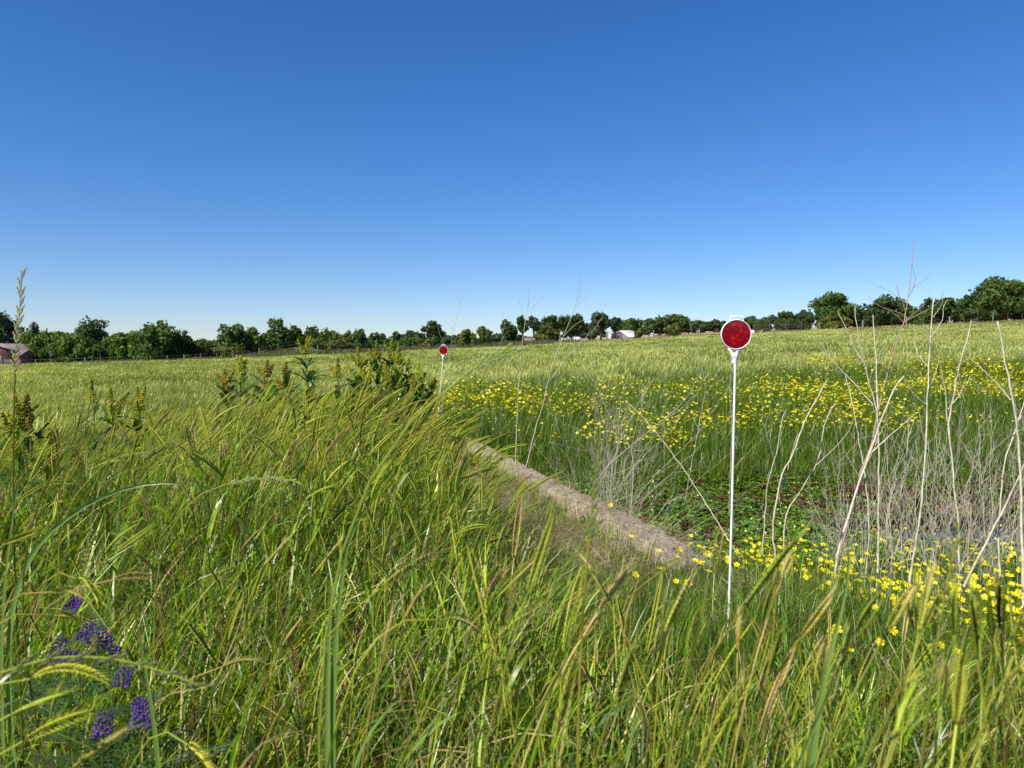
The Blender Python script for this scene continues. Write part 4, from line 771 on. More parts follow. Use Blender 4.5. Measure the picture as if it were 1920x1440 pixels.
FGR = [((20, 1340), (110, 1303), .62, 'p'), ((57, 1273), (200, 1277), .62, 'p', .18), ((0, 1022), (67, 997), .8, 'g'), ((213, 1037), (283, 988), .95, 'g'), ((147, 1087), (180, 1117), .85, 'p', .2), ((100, 1110), (163, 1123), .85, 'y', .2), ((97, 1153), (142, 1162), .85, 'p', .15),
 ((43, 1390), (167, 1337), .6, 'p'), ((133, 1440), (233, 1370), .6, 'g'), ((213, 1087), (287, 1083), .9, 't', .1), ((483, 1077), (530, 1020), 1.1, 'g'), ((580, 1087), (633, 1020), 1.05, 'y'), ((417, 1250), (473, 1237), .9, 'y', .1), ((353, 1397), (393, 1440), .7, 'p', .2),
 ((712, 1105), (812, 1038), .8, 'p'), ((747, 1180), (790, 1110), .85, 'g'), ((715, 1233), (735, 1152), .8, 'y'), ((820, 1162), (898, 1180), .78, 'p', .18), ((927, 1203), (1013, 1140), .78, 'p'), ((912, 1117), (942, 1072), .95, 't'), ((923, 1127), (1000, 1050), .8, 'p'),
 ((987, 1120), (1033, 977), .58, 'g'), ((1048, 1142), (1098, 1103), .95, 'y'), ((1140, 1127), (1107, 1067), .75, 'y'), ((1120, 1150), (1170, 1078), .75, 't'), ((1083, 1207), (1120, 1160), .75, 'y'), ((1230, 1253), (1240, 1173), .7, 'y'), ((1242, 1180), (1247, 1120), .8, 'g'),
 ((1330, 1087), (1352, 998), .75, 'g'), ((1395, 1137), (1490, 1015), .58, 'g'), ((1455, 1122), (1460, 1063), .75, 'y'), ((1468, 1080), (1485, 1040), .8, 't'), ((1497, 1200), (1557, 1120), .6, 'y'), ((1603, 1193), (1650, 1120), .6, 'g'), ((1660, 1190), (1710, 1103), .6, 'g'), ((1719, 1185), (1705, 1120), .65, 'g'),
 ((1723, 1187), (1743, 1080), .6, 'p'), ((1733, 1180), (1760, 1120), .65, 'g'), ((1790, 1193), (1792, 1112), .55, 'p'), ((1833, 1235), (1820, 1133), .55, 'g'), ((1837, 1200), (1830, 1120), .6, 'p'), ((1860, 1200), (1855, 1123), .6, 'g'), ((1877, 1185), (1877, 1103), .6, 'g'),
 ((1763, 1327), (1773, 1250), .55, 'p'), ((1793, 1360), (1803, 1253), .48, 'p'), ((1667, 1343), (1700, 1283), .55, 'g'), ((1683, 1383), (1717, 1293), .5, 'p'), ((1847, 1360), (1913, 1260), .42, 'g'), ((1383, 1223), (1385, 1160), .75, 'y'), ((1575, 1260), (1590, 1190), .7, 'g'), ((1530, 1290), (1545, 1215), .65, 'g'),
 ((1290, 1235), (1310, 1150), .65, 'g'), ((1440, 1270), (1462, 1190), .62, 'g'), ((1900, 1230), (1921, 1150), .6, 'g'), ((1160, 1290), (1185, 1220), .68, 'g'), ((1430, 1170), (1452, 1100), .7, 'g')]
nm = {'g': 'green', 'p': 'pale green', 'y': 'yellowing', 't': 'tan ripened'}
for q in FGR:
    (b, t_, d, c) = q[:4]; sag = q[4] if len(q) > 4 else R.uniform(-.03, .05); x_ = b[0]
    reg = 'near the purple flowers at lower left' if x_ < 300 else 'in the lower left grass' if x_ < 700 else 'in front of the concrete wall' if x_ < 1300 else 'before the yellow buttercups on the right' if b[1] < 1260 else 'at the lower right corner'
    ind_stalk(b, t_, d, c, sag=sag, label='%s bristly grass head %s %s' % (nm[c], 'arching over' if sag > .09 else ('leaning' if abs(t_[0]-b[0]) > 35 else 'upright'), reg))
# ryegrass spikes with spread spikelets
def rye(pts, d, label, n=12, sl=.011, scol=np.array([.30, .33, .12]), foot=(0, 0)):
    P = np.array([at(*p, d) for p in pts]); H_ = wob(P, 0); f = P[0].copy(); f[0] += foot[0]; f[1] += foot[1]; g = float(ground(f[0], f[1])); P0 = np.array([f[0], f[1], g-.01]); u = P[1]-P[0]; u /= np.linalg.norm(u)
    S = bez(P0, P0+[0, 0, (P[0][2]-g)*.5], P[0]-u*(P[0][2]-g)*.3, P[0], 12); mb = MB(); tube(mb, S, .0011, 5, YG*.6); o = mb.obj('ryegrass_stalk', M_grass, smooth=True); tag(o, label, 'grass stalk')
    mb = MB(); tube(mb, H_, .0008, 4, YG*.8); seg = np.linspace(0, len(H_)-2, n).astype(int)
    for j, i in enumerate(seg):
        T = H_[i+1]-H_[i]; T /= np.linalg.norm(T); A = np.cross(T, [0, 1, 0]); A /= np.linalg.norm(A); sgn = 1 if j % 2 else -1; dd = T*.96+A*sgn*.26; dd /= np.linalg.norm(dd); B = np.array([0, 1., 0]); w_ = sl*.085
        for q_ in range(4):
            o0 = H_[i]+dd*sl*.2*q_; d2 = dd+A*(.14 if q_ % 2 else -.08)*sgn; v = [o0, o0+d2*sl*.3+A*w_, o0+d2*sl*.55, o0+d2*sl*.3-A*w_, o0+d2*sl*.3+B*w_, o0+d2*sl*.3-B*w_]
            mb.add(v, [[0, 1, 4], [1, 2, 4], [2, 3, 4], [3, 0, 4], [1, 0, 5], [2, 1, 5], [3, 2, 5], [0, 3, 5]], scol*R.uniform(.8, 1.1))
    mb.obj('seed_spike', M_head, o)
rye([(28, 700), (30, 650), (37, 590), (41, 508)], 1.0, 'tall pale ryegrass spike standing against the sky at the left edge', 17, .017, np.array([.55, .52, .32]))
rye([(430, 906), (470, 897), (515, 896), (565, 905)], 1.25, 'pale ryegrass spike nodding flat over the middle of the grass mass', 15, .013, np.array([.5, .5, .28]), foot=(-.12, 0))
rye([(0, 1262), (100, 1230), (217, 1233), (333, 1267), (387, 1292)], .55, 'blurred drooping ryegrass spike crossing the purple flowers', 14, .017, np.array([.20, .21, .08]), foot=(-.05, 0))
rye([(885, 692), (915, 672), (965, 653)], .62, 'blurred green grass spike floating just below the horizon near the centre', 7, .014, np.array([.42, .48, .2]), foot=(-.07, -.12))
rye([(1104, 1015), (1112, 930), (1126, 820)], .62, 'tall blurred green spike in front of the concrete wall', 12, .014)
rye([(1745, 1290), (1765, 1150), (1785, 1050), (1800, 978)], .6, 'tall blurred green spike before the puddle', 12, .016)
rye([(1030, 1120), (1060, 1060), (1100, 1010), (1125, 975)], .8, 'slender spike leaning right across the concrete wall', 11, .013)
rye([(175, 890), (205, 862), (250, 850), (285, 848)], 1.3, 'small pale spike bending right in the left grass', 10, .012)
rye([(118, 850), (150, 800), (175, 760), (190, 742)], .9, 'dark thin spike leaning right near the left dock', 10, .012)
# broad leaf blades that stand out
def wide_blade(pts, d, w, col, label):
    Q = np.array([at(*p, d) for p in pts]); g = float(ground(Q[0][0], Q[0][1])); u = Q[1]-Q[0]; u /= np.linalg.norm(u); hh = Q[0][2]-g
    if hh > .03:
        f0 = Q[0]-u*[hh*.15, 0, 0]; f0[2] = g-.01; lead = bez(f0, f0+[0, 0, hh*.5], Q[0]-u*hh*.3, Q[0], 7)[:-1]; Q = np.concatenate([lead, Q])
    P = wob(Q, 0); n = len(P); T = np.gradient(P, axis=0); T /= np.linalg.norm(T, axis=1)[:, None]; A = np.cross(T, [R.normal()*.3, 1, .25]); A /= np.linalg.norm(A, axis=1)[:, None]
    t = np.linspace(0, 1, n); ww = w*.8*np.minimum(1, (1.02-t)/.45)[:, None]**.8*(.45+.55*np.minimum(1, t/.4))[:, None]/2; fold = np.array([0, 1, 0])*w*.18
    v = np.stack([P-A*ww, P+fold, P+A*ww], 1).reshape(-1, 3); f = [[3*i+j, 3*i+j+1, 3*i+4+j, 3*i+3+j] for i in range(n-1) for j in (0, 1)]
    mb = MB(); mb.add(v, f, np.minimum(col, [.17, .25, .055]) if col is not TAN and col[0] < .4 else col)
    tag(mb.obj('grass_leaf', M_leaf, smooth=True), label, 'grass leaf', 'broad grass leaves that stand out from the mass')
wide_blade([(160, 944), (215, 920), (280, 902), (350, 905), (420, 925)], 1.0, .010, GB*2.2, 'blue-green leaf blade arching right with a shiny base, left grass')
wide_blade([(20, 990), (35, 890), (55, 830), (70, 820)], 1.0, .008, GB*1.8, 'blue-green upright blade near the left edge')
wide_blade([(640, 1090), (650, 1010), (672, 965), (705, 930)], .9, .012, GB*2.0, 'broad bluish blade curving right, left of the wall')
wide_blade([(268, 1230), (258, 1180), (250, 1130), (248, 1100)], .8, .010, GB*2.3, 'pale upright pointed blade right of the purple flowers')
wide_blade([(620, 1120), (622, 1080), (608, 1040), (608, 1015)], .9, .010, GB*2.2, 'pale bent blade tip in the middle grass')
wide_blade([(430, 1440), (440, 1395), (470, 1310), (498, 1258)], .6, .009, G2*1.9, 'bright green blade leaning right at the bottom edge')
wide_blade([(460, 1420), (495, 1375), (540, 1358), (570, 1370)], .62, .006, TAN*1.2, 'arching tan dead blade at the bottom edge')
wide_blade([(945, 1430), (1010, 1330), (1060, 1250), (1085, 1195)], .55, .0075, G2*1.2, 'broad green blade leaning right at bottom centre')
wide_blade([(1010, 1370), (1035, 1290), (1060, 1230), (1068, 1200)], .55, .008, G2*1.5, 'bright green upright blade at bottom centre')
wide_blade([(890, 1440), (893, 1380), (895, 1320), (897, 1290)], .5, .008, G2*1.5, 'wide upright blade at the bottom centre edge')
wide_blade([(1362, 1375), (1370, 1320), (1380, 1265), (1395, 1232)], .6, .0085, GB*2.6, 'shiny pale blade curving up at lower right')
wide_blade([(1510, 1395), (1530, 1350), (1555, 1310), (1572, 1265)], .5, .010, GB*2.4, 'shiny broad blade leaning right at lower right')
wide_blade([(1575, 1150), (1595, 1080), (1602, 1040), (1588, 1000)], .7, .012, GB*1.5, 'blue-green blade with bent tip among the buttercups')
wide_blade([(1280, 1400), (1290, 1320), (1310, 1240), (1325, 1180)], .55, .008, GB*1.9, 'tall bluish blade at the bottom right of centre')
wide_blade([(345, 1290), (400, 1295), (465, 1130), (440, 1060)], 1.1, .004, TAN, 'thin tan crooked blade in the lower left grass')
wide_blade([(1045, 1440), (1062, 1330), (1080, 1260), (1088, 1225)], .6, .0065, TAN*1.1, 'pale straw blade beside the broad green blades at bottom centre')

# ------------------------------------------------------------------ purple vetch
VP = np.array([0.085, 0.022, 0.24])
vm = []
for k in range(4):
    mb = MB(); n = 44
    for j in range(n):
        t = j/n; a_ = j*2.4; c0 = np.array([math.cos(a_)*.006, math.sin(a_)*.006, t*.045]); d = np.array([math.cos(a_), math.sin(a_), .35]); d /= np.linalg.norm(d); s_ = np.cross(d, [0, 0, 1]); l = .0115*(1.1-.5*t)
        v = [c0, c0+d*l*.6+s_*l*.36, c0+d*l+[0, 0, l*.25], c0+d*l*.6-s_*l*.36, c0+d*l*.6+[0, 0, l*.3]]; mb.add(v, [[0, 1, 4], [1, 2, 4], [2, 3, 4], [3, 0, 4], [0, 3, 1], [1, 3, 2]], VP*R.uniform(.7, 1.7)*np.array([1, 1, 1])+R.uniform(0, .03))
    vm.append(mb.mesh('flower_cluster', M_purple))
lf = []
for k in range(4):
    mb = MB(); 
    for q in range(5):
        a0 = R.uniform(0, 6.3); ax = np.array([math.cos(a0), math.sin(a0), .3]); sd_ = np.array([-math.sin(a0), math.cos(a0), 0]); L_ = R.uniform(.06, .09); b0 = np.array([0, 0, R.uniform(-.12, .0)])
        tube(mb, [b0, b0+ax*L_], .0006, 3, G1)
        for j in range(8):
            for sg in (1, -1):
                p = b0+ax*L_*(j+1)/9; d = ax*.4+sd_*sg; l = .016; mb.add([p, p+d*l*.5+ax*.0025, p+d*l, p+d*l*.5-ax*.0025], [[0, 1, 2, 3]], np.array([.055, .10, .028])*R.uniform(.7, 1.2))
    lf.append(mb.mesh('leaf', M_leaf))
for (px_, py_, d, lb) in ((128, 1145, 1.15, 'uppermost small purple vetch flower near a drooping green head'), (152, 1205, 1.1, 'purple vetch flower at the top left of the purple patch'), (126, 1218, 1.12, 'leftmost purple vetch flower of the patch'), (205, 1212, 1.12, 'purple vetch flower at the top right of the patch'), (228, 1228, 1.1, 'rightmost violet vetch flower of the patch'), (150, 1240, 1.05, 'purple vetch flower behind the drooping ryegrass spike'), (132, 1252, 1.1, 'lower left purple vetch flower under the drooping spike'), (222, 1290, 1.0, 'dark violet vetch flower below the patch'), (192, 1390, .85, 'bright purple vetch flower near the bottom edge'), (262, 1372, .85, 'purple vetch flower right of the bottom bright one'), (278, 1350, .88, 'small magenta vetch flower near the bottom')):
    p = at(px_, py_, d); g = float(ground(p[0], p[1])); mb = MB(); b0 = np.array([p[0]+R.normal()*.03, p[1]+.02, g]); tube(mb, bez(b0, b0+[0, 0, .1], p-[0, 0, .1], p, 7), .0011, 4, G1); o = mb.obj('vetch_plant', M_grass); tag(o, lb, 'flower', 'purple vetch flowers at lower left')
    c = bpy.data.objects.new('flower_cluster', vm[R.integers(4)]); COL.objects.link(c); c.parent = o; c.location = p; c.rotation_euler = (R.uniform(.2, .9), R.uniform(-.6, .6), R.uniform(0, 6)); c.scale = (R.uniform(.55, .8),)*3
    for k in range(3):
        c = bpy.data.objects.new('leaf', lf[R.integers(4)]); COL.objects.link(c); c.parent = o; c.location = p-[0, 0, .03+.08*k]+R.normal(size=3)*.02; c.rotation_euler = (0, 0, R.uniform(0, 6))

# ------------------------------------------------------------------ trees
TGd = np.array([0.050, 0.088, 0.018]); TGm = np.array([0.078, 0.13, 0.022]); TGb = np.array([0.10, 0.165, 0.022]); TGo = np.array([0.105, 0.125, 0.022]); TGf = np.array([0.058, 0.095, 0.040])
def crown_mesh(rx, rz, cz, n, col, lobes=14, leaf=.28, flat=0.0, low=None):
    """leaves on many uneven lobes; returns builder and lobe centres"""
    mb = MB(); cs = []; 
    for k in range(lobes):
        d = R.normal(size=3); d /= np.linalg.norm(d); q = R.uniform(.35, .86)
        c = np.array([d[0]*rx*q, d[1]*rx*q, cz+d[2]*rz*q]); r = R.uniform(.17, .40); cs.append((c, np.array([rx*r, rx*r, rz*r*R.uniform(.75, 1.05)])))
    cs.append((np.array([0, 0, cz]), np.array([rx*.55, rx*.55, rz*.6])))
    per = max(30, n//len(cs))
    for c, r in cs:
        d = R.normal(size=(per, 3)); d /= np.linalg.norm(d, axis=1)[:, None]; q = R.uniform(.45, 1.08, per)**.7*np.where(R.random(per) < .12, 1.35, 1)
        P = c+d*r*q[:, None]; lc = col*R.uniform(.75, 1.3)
        cl = lc*R.uniform(.7, 1.35, (per, 1))*np.stack([R.uniform(.85, 1.2, per), np.ones(per), np.ones(per)], -1)
        leafquads(mb, P, d+R.normal(size=(per, 3))*.6, leaf*R.uniform(.6, 1.3, per), cl)
    return mb, cs
def tree(px, ytop, hw_px, Yd, col, label, n=1600, clear=.22, lobes=14, name='tree', group='trees along the far edge of the field', cat='tree', leaf=.30, squash=1.0, xoff=0):
    x = (px-960)/FPX*Yd*1.0; g = float(ground(x, Yd)); ztop = 1.25+(662-ytop)/FPX*Yd; h = max(ztop-g, 1.0); rx = hw_px*1.28/FPX*Yd
    base = np.array([x, Yd, g]); r0 = .035*h+.04
    cz = h*(1+clear)/2*1.02; rz = h*(1-clear)/2*1.18
    top = np.array([R.normal()*.05*rx, 0, h*.72]); P = bez(np.array([0, 0, -.3]), np.array([0, 0, h*.2]), top*.6+R.normal(size=3)*.03*h, top, 7)
    tr = MB(); bc = np.array([.10, .08, .06]); tube(tr, P, np.linspace(r0, r0*.3, 7), 7, bc)
    mb, cs = crown_mesh(rx, rz, cz, n, col, lobes, leaf)
    for c, r in cs[:8]:
        i = R.integers(2, 6); tube(tr, bez(P[i], P[i]*.6+c*.4+[0, 0, .02*h], c*.8+P[i]*.2, c, 5), np.linspace(r0*.4, r0*.1, 5), 4, bc)
    o = bpy.data.objects.new(name, None); COL.objects.link(o); o.location = base; o.empty_display_size = .5; tag(o, label, cat, group)
    tr.obj('trunk', M_bark, o, smooth=True); mb.obj('crown', M_tree, o)
    return o
T = tree
Rr = 'tree line'
L1 = [ # px, top, halfwidth px, distance, colour, clear, n, label
 (8, 590, 30, 104, TGf, .25, 2200, 'tall grey-green tree rising behind the red barn at the left edge'),
 (60, 611, 24, 112, TGf*.9, .2, 1600, 'dark broad tree just right of the red barn'),
 (88, 626, 14, 108, TGm, .1, 900, 'low rounded tree between the barn tree and the dark dome tree'),
 (118, 630, 14, 100, TGm, .1, 900, 'small bright tree with sprigs left of the dark dome tree'),
 (176, 606, 34, 106, TGd*.9, .35, 2200, 'dark dome shaped tree standing above the left hedge'),
 (228, 626, 16, 98, TGb, .1, 1000, 'bright green small tree with upright sprigs'),
 (250, 634, 16, 98, TGb, .1, 900, 'bright green rounded bush tree beside the big round tree'),
 (299, 600, 33, 94, TGm*.95, .08, 3000, 'big round dark green tree, the most prominent on the left'),
 (343, 625, 17, 96, TGd, .08, 1200, 'dark smaller tree leaning against the big round tree'),
 (372, 638, 22, 150, TGf, .05, 900, 'low bluish distant trees in the gap right of the round tree'),
 (402, 638, 20, 150, TGf, .05, 900, 'low distant bluish tree left of the forked tree'),
 (440, 607, 23, 100, TGm*.9, .3, 1700, 'tree with a bare limb poking out on its left side'),
 (478, 617, 17, 102, TGm, .1, 1200, 'rounded tree right of the tree with the bare limb'),
 (521, 602, 20, 103, TGm, .1, 1700, 'pointed bushy tree behind the grassy mound'),
 (553, 608, 16, 104, TGo, .1, 1300, 'olive green tree just right of the pointed one'),
 (587, 609, 14, 104, TGd, .1, 1200, 'narrow dark tree near the tall dock spike'),
 (615, 623, 24, 102, TGo, .06, 1400, 'wide low olive tree left of the dock clump'),
 (655, 618, 14, 98, TGo, .05, 1100, 'conical cedar left of the narrow cedar'),
 (677, 614, 10, 97, TGm*.8, .04, 1000, 'narrow upright cedar above the left of the dock clump'),
 (702, 624, 10, 104, TGm*.8, .05, 900, 'small cedar above the dock clump'),
 (717, 625, 10, 140, TGf, .1, 800, 'distant grey-green tree behind the dock clump'),
 (744, 625, 12, 150, TGf, .1, 900, 'distant round tree right of the dock clump'),
 (775, 620, 17, 150, TGf*.85, .1, 1100, 'distant dark tree left of the small reflector'),
 (812, 608, 21, 125, TGd*.8, .2, 1700, 'tall dark round tree right above the small reflector'),
 (800, 634, 16, 95, TGo, .03, 1200, 'bushy cedar in the field corner left of the small reflector'),
 (842, 630, 18, 150, TGf*.9, .1, 900, 'distant dark trees right of the small reflector'),
 (875, 618, 14, 95, TGo*.9, .03, 1500, 'round bushy cedar standing alone right of the small reflector'),
 (908, 614, 11, 96, TGo*.85, .03, 1400, 'taller cedar with a reddish side right of the round cedar'),
 (935, 624, 14, 140, TGf*.9, .1, 900, 'distant dark tree between the cedars'),
 (953, 606, 17, 98, TGm*.7, .05, 1700, 'dark ragged cedar left of the brown shed roof'),
 (981, 598, 11, 140, TGd, .45, 1000, 'pine with small tufted crown behind the slim dead stalk'),
 (1001, 595, 10, 140, TGf*.8, .5, 900, 'round topped pine right of the slim dead stalk'),
 (1029, 594, 20, 125, TGd*.9, .15, 1600, 'dark rounded tree right of the pines'),
 (1025, 615, 22, 104, TGo*.9, .05, 1500, 'lower olive tree in front of the dark rounded tree'),
 (1072, 589, 24, 130, TGd*.8, .15, 1900, 'very dark round tree behind the tall forked stalk'),
 (1104, 610, 14, 135, TGf*.9, .1, 900, 'dim tree between the dark tree and the tall pine'),
 (1126, 587, 15, 135, TGf*.85, .42, 1300, 'tall pine with open crown left of the white farmhouse'),
 (1152, 595, 11, 138, TGf*.8, .4, 900, 'second pine beside the white farmhouse'),
 (1180, 597, 23, 175, TGm*.9, .1, 1700, 'broad tree behind the white farmhouse roof'),
 (1196, 618, 7, 98, TGo*.8, .1, 500, 'tiny dark sapling at the fence in front of the farmhouse'),
 (1226, 600, 20, 150, TGd, .1, 1500, 'dark tree left of the tallest central tree'),
 (1258, 588, 26, 150, TGm*.8, .15, 2100, 'tallest broad tree in the centre right of the farmhouse'),
 (1290, 602, 20, 150, TGd, .1, 1400, 'tree on the right slope of the tallest central tree'),
 (1262, 612, 13, 97, TGo, .05, 1000, 'young cedar at the fence right of the white cottage'),
 (1318, 604, 18, 160, TGd, .1, 1200, 'low dark tree left of the large reflector'),
 (1345, 602, 18, 160, TGd*.9, .1, 1200, 'low dark tree just behind the large reflector'),
 (1405, 597, 20, 150, TGd, .1, 1400, 'dark tree just right of the large reflector'),
 (1441, 594, 10, 150, TGf, .3, 700, 'thin grey-green tree with sky gaps near the gate'),
 (1476, 585, 22, 130, TGd*.85, .1, 1700, 'dark ragged tree above the gate'),
 (1508, 583, 18, 130, TGd, .1, 1400, 'dark round tree right of the gate'),
 (1557, 553, 36, 118, TGm*.85, .2, 3000, 'tall light green tree with feathery top above the dry thicket'),
 (1560, 588, 24, 104, TGo*1.1, .05, 1600, 'yellow-green bushy tree below the feathery tree'),
 (1605, 575, 20, 120, TGd, .1, 1400, 'dark tree between feathery tree and the flat topped tree'),
 (1652, 560, 32, 116, TGd*.9, .12, 2400, 'dark flat topped tree left of the tall brown stalk'),
 (1692, 572, 18, 120, TGm*.75, .1, 1300, 'smaller dark tree right behind the tall brown stalk'),
 (1722, 580, 18, 122, TGd, .1, 1200, 'low part of the right tree line between two dark trees'),
 (1758, 556, 26, 114, TGd*.85, .1, 2200, 'dark tree with two tips behind the curling white stalk'),
 (1795, 560, 20, 116, TGd, .1, 1500, 'dark tree left of the rounded knoll tree'),
 (1815, 555, 15, 118, TGd*.8, .1, 1400, 'small dark round crown against the huge tree'),
 (1874, 528, 50, 112, TGm*.85, .15, 5200, 'huge domed tree, the tallest, at the right edge'),
 (1925, 545, 34, 114, TGm*.8, .1, 2400, 'large tree cut by the right edge'),
 (1836, 580, 22, 108, TGd*.9, .05, 1500, 'dark lower tree in front of the huge domed tree'),
]
for (px, yt, hw, yd, col, clear, n, lab) in L1:
    tree(px, yt, hw, yd, col, lab, n=int(n*1.5), clear=clear, lobes=15+hw//2, leaf=.28*yd/100*(1 if hw < 40 else 1.0))
# bare limb
# hedge bushes: a few crowns shared by copies
bv = []
for k in range(9):
    mb, cs = crown_mesh(1.0, .62, .55, 1900, [TGb, TGm, TGd, TGo, TGm, TGb*.9, TGd*.8, TGo*.8, TGm*.8][k], 13, .11); st = MB(); [tube(st, [[0, 0, -.2], c*.5+[0, 0, -.1], c], [.04, .03, .012], 4, np.array([.1, .08, .06])) for c, r in cs[:5]]
    bv.append((mb.mesh('crown', M_tree), st.mesh('stems', M_bark)))
def bush(px, ytop, hw_px, Yd, k, lab, grp):
    x = (px-960)/FPX*Yd; g = float(ground(x, Yd)); h = max(1.25+(662-ytop)/FPX*Yd-g, .5); rx = max(hw_px*1.35/FPX*Yd, h*.5); o = bpy.data.objects.new('bush', None); COL.objects.link(o); o.location = (x, Yd, g); tag(o, lab, 'bush', grp)
    for m_, nm_ in zip(bv[k], ('crown', 'stems')):
        c = bpy.data.objects.new(nm_, m_); COL.objects.link(c); c.parent = o; c.scale = (rx, rx, h/1.17); c.rotation_euler = (0, 0, R.uniform(0, 6.3))
for px in np.arange(60, 765, 12): bush(px+R.normal()*4, np.interp(px, [60, 260, 330, 420, 480, 600, 760], [627, 628, 634, 640, 634, 630, 638])+R.normal()*4, R.uniform(12, 19), R.uniform(96, 104) if not 440 < px < 600 else 106, R.choice([0, 0, 1, 4, 5] if px < 300 else [1, 3, 4, 7, 2]), 'leafy green bush in the hedgerow behind the left fence' if px < 350 else 'olive green bush in the hedgerow behind the grassy mound and docks', 'hedgerow bushes behind the far left fence')
for px in np.arange(90, 780, 19): bush(px+R.normal()*5, np.interp(px, [90, 330, 420, 560, 780], [628, 634, 637, 626, 633])+R.normal()*3, R.uniform(15, 22), R.uniform(125, 140), R.choice([2, 4, 8]), 'dim dark bush filling the gaps behind the left hedgerow' if px < 350 else 'dim dark bush behind the olive trees left of the small reflector', 'dim bushes behind the left tree line')
for px in np.arange(1380, 1960, 19): bush(px+R.normal()*4, np.interp(px, [1380, 1500, 1700, 1800, 1960], [602, 592, 580, 572, 562])+R.normal()*4, R.uniform(13, 19), R.uniform(112, 120), R.choice([2, 6, 8, 6]), 'dark bush at the foot of the right tree line', 'dark bushes under the right tree line')
for px in np.arange(1040, 1380, 24): bush(px+R.normal()*6, 607+R.normal()*3-(px-1040)*.01, R.uniform(14, 20), R.uniform(185, 200), R.choice([2, 6, 8]), 'dark distant bush '+('between pale shed and farmhouse' if px < 1150 else 'behind the white cottage' if px < 1270 else 'left of the large reflector'), 'distant bushes behind the farm buildings')
for px in np.arange(770, 1040, 22): bush(px, 629+R.normal()*3, R.uniform(13, 18), R.uniform(150, 165), R.choice([2, 6, 8]), 'dim distant bush between the small reflector and the brown shed', 'distant bushes in the centre')
for (px, yt, hw, yd, k, lab) in ((115, 668, 9, 90.5, 7, 'small reddish brown bush in front of the left fence'), (129, 672, 5, 90.5, 2, 'tiny dark bush beside the reddish bush'), (432, 640, 17, 92, 3, 'rounded olive bush standing in front of the left fence'), (545, 655, 9, 93, 7, 'small brown bush at the right foot of the mound'), (615, 655, 6, 93, 2, 'little dark bush right of the mound'), (1420, 622, 5, 92, 7, 'small dark shrub at the gate'), (352, 664, 6, 92, 7, 'small brown weed bush below the dark smaller tree'), (862, 640, 5, 93, 7, 'reddish weedy bush beside the lone cedar')):
    bush(px, yt, hw, yd, k, lab, 'small bushes near the far fences')

# ------------------------------------------------------------------ fences
def fence(pxs, Yd, hpost, label, wires=(.35, .65, .95), metal=False, extra=.0):
    pts = []
    for px in pxs:
        x = (px-960)/FPX*Yd; pts.append(np.array([x, Yd, float(ground(x, Yd))]))
    o = bpy.data.objects.new('wire_fence', None); COL.objects.link(o); o.location = pts[0]; tag(o, label, 'fence', 'wire fences around the field')
    for k, p in enumerate(pts):
        mb = MB(); q = p-pts[0]; hh = hpost*R.uniform(.88, 1.1); tl = R.normal(size=2)*.04; grey = np.array([.34, .31, .28])*R.uniform(.7, 1.3) if not metal or k % 3 == 0 else np.array([.12, .05, .035])
        tube(mb, [q-[0, 0, .3], q+[tl[0], tl[1], hh]], [.07, .06] if k % 3 == 0 else [.035, .03], 6, grey); mb.obj('post', M_wood, o)
    for w in wires:
        mb = MB(); tube(mb, np.array([p-pts[0]+[0, 0, w*hpost] for p in pts]), .006, 3); mb.obj('wire', M_wire, o)
fence(np.arange(-120, 480, 31), 91.5, 1.25, 'wire fence with grey posts along the left field edge')
fence(np.arange(486, 790, 37), 93.5, 1.25, 'wire fence running past the grassy mound', metal=True)
fence(np.arange(1050, 1380, 29), 91.5, 1.2, 'wire fence below the farmhouse in the middle distance', metal=True)
fence(np.arange(1535, 2050, 27), 91.5, 1.35, 'wire fence with thin posts below the right tree line', metal=True)
# pipe gate
Yd = 91.5; x0 = (1412-960)/FPX*Yd; x1 = (1502-960)/FPX*Yd; g0 = float(ground(x0, Yd)); g1 = float(ground(x1, Yd)); o = bpy.data.objects.new('pipe_gate', None); COL.objects.link(o); o.location = (x0, Yd, g0); tag(o, 'dark metal pipe gate and panel near the right tree line', 'gate')
dc = np.array([.07, .05, .045]); Wd = x1-x0; dz = g1-g0
for k in range(4): 
    f = k/3; mb = MB(); tube(mb, [[Wd*f, 0, dz*f-.3], [Wd*f, 0, dz*f+1.5]], .07, 6, dc); mb.obj('post', M_wood, o)
for h in (.3, .55, .8, 1.05, 1.35): mb = MB(); tube(mb, [[0, 0, h], [Wd, 0, dz+h]], .03, 5, dc); mb.obj('rail', M_wood, o)
mb = MB(); cx = np.array([0, 0, 0.]); 

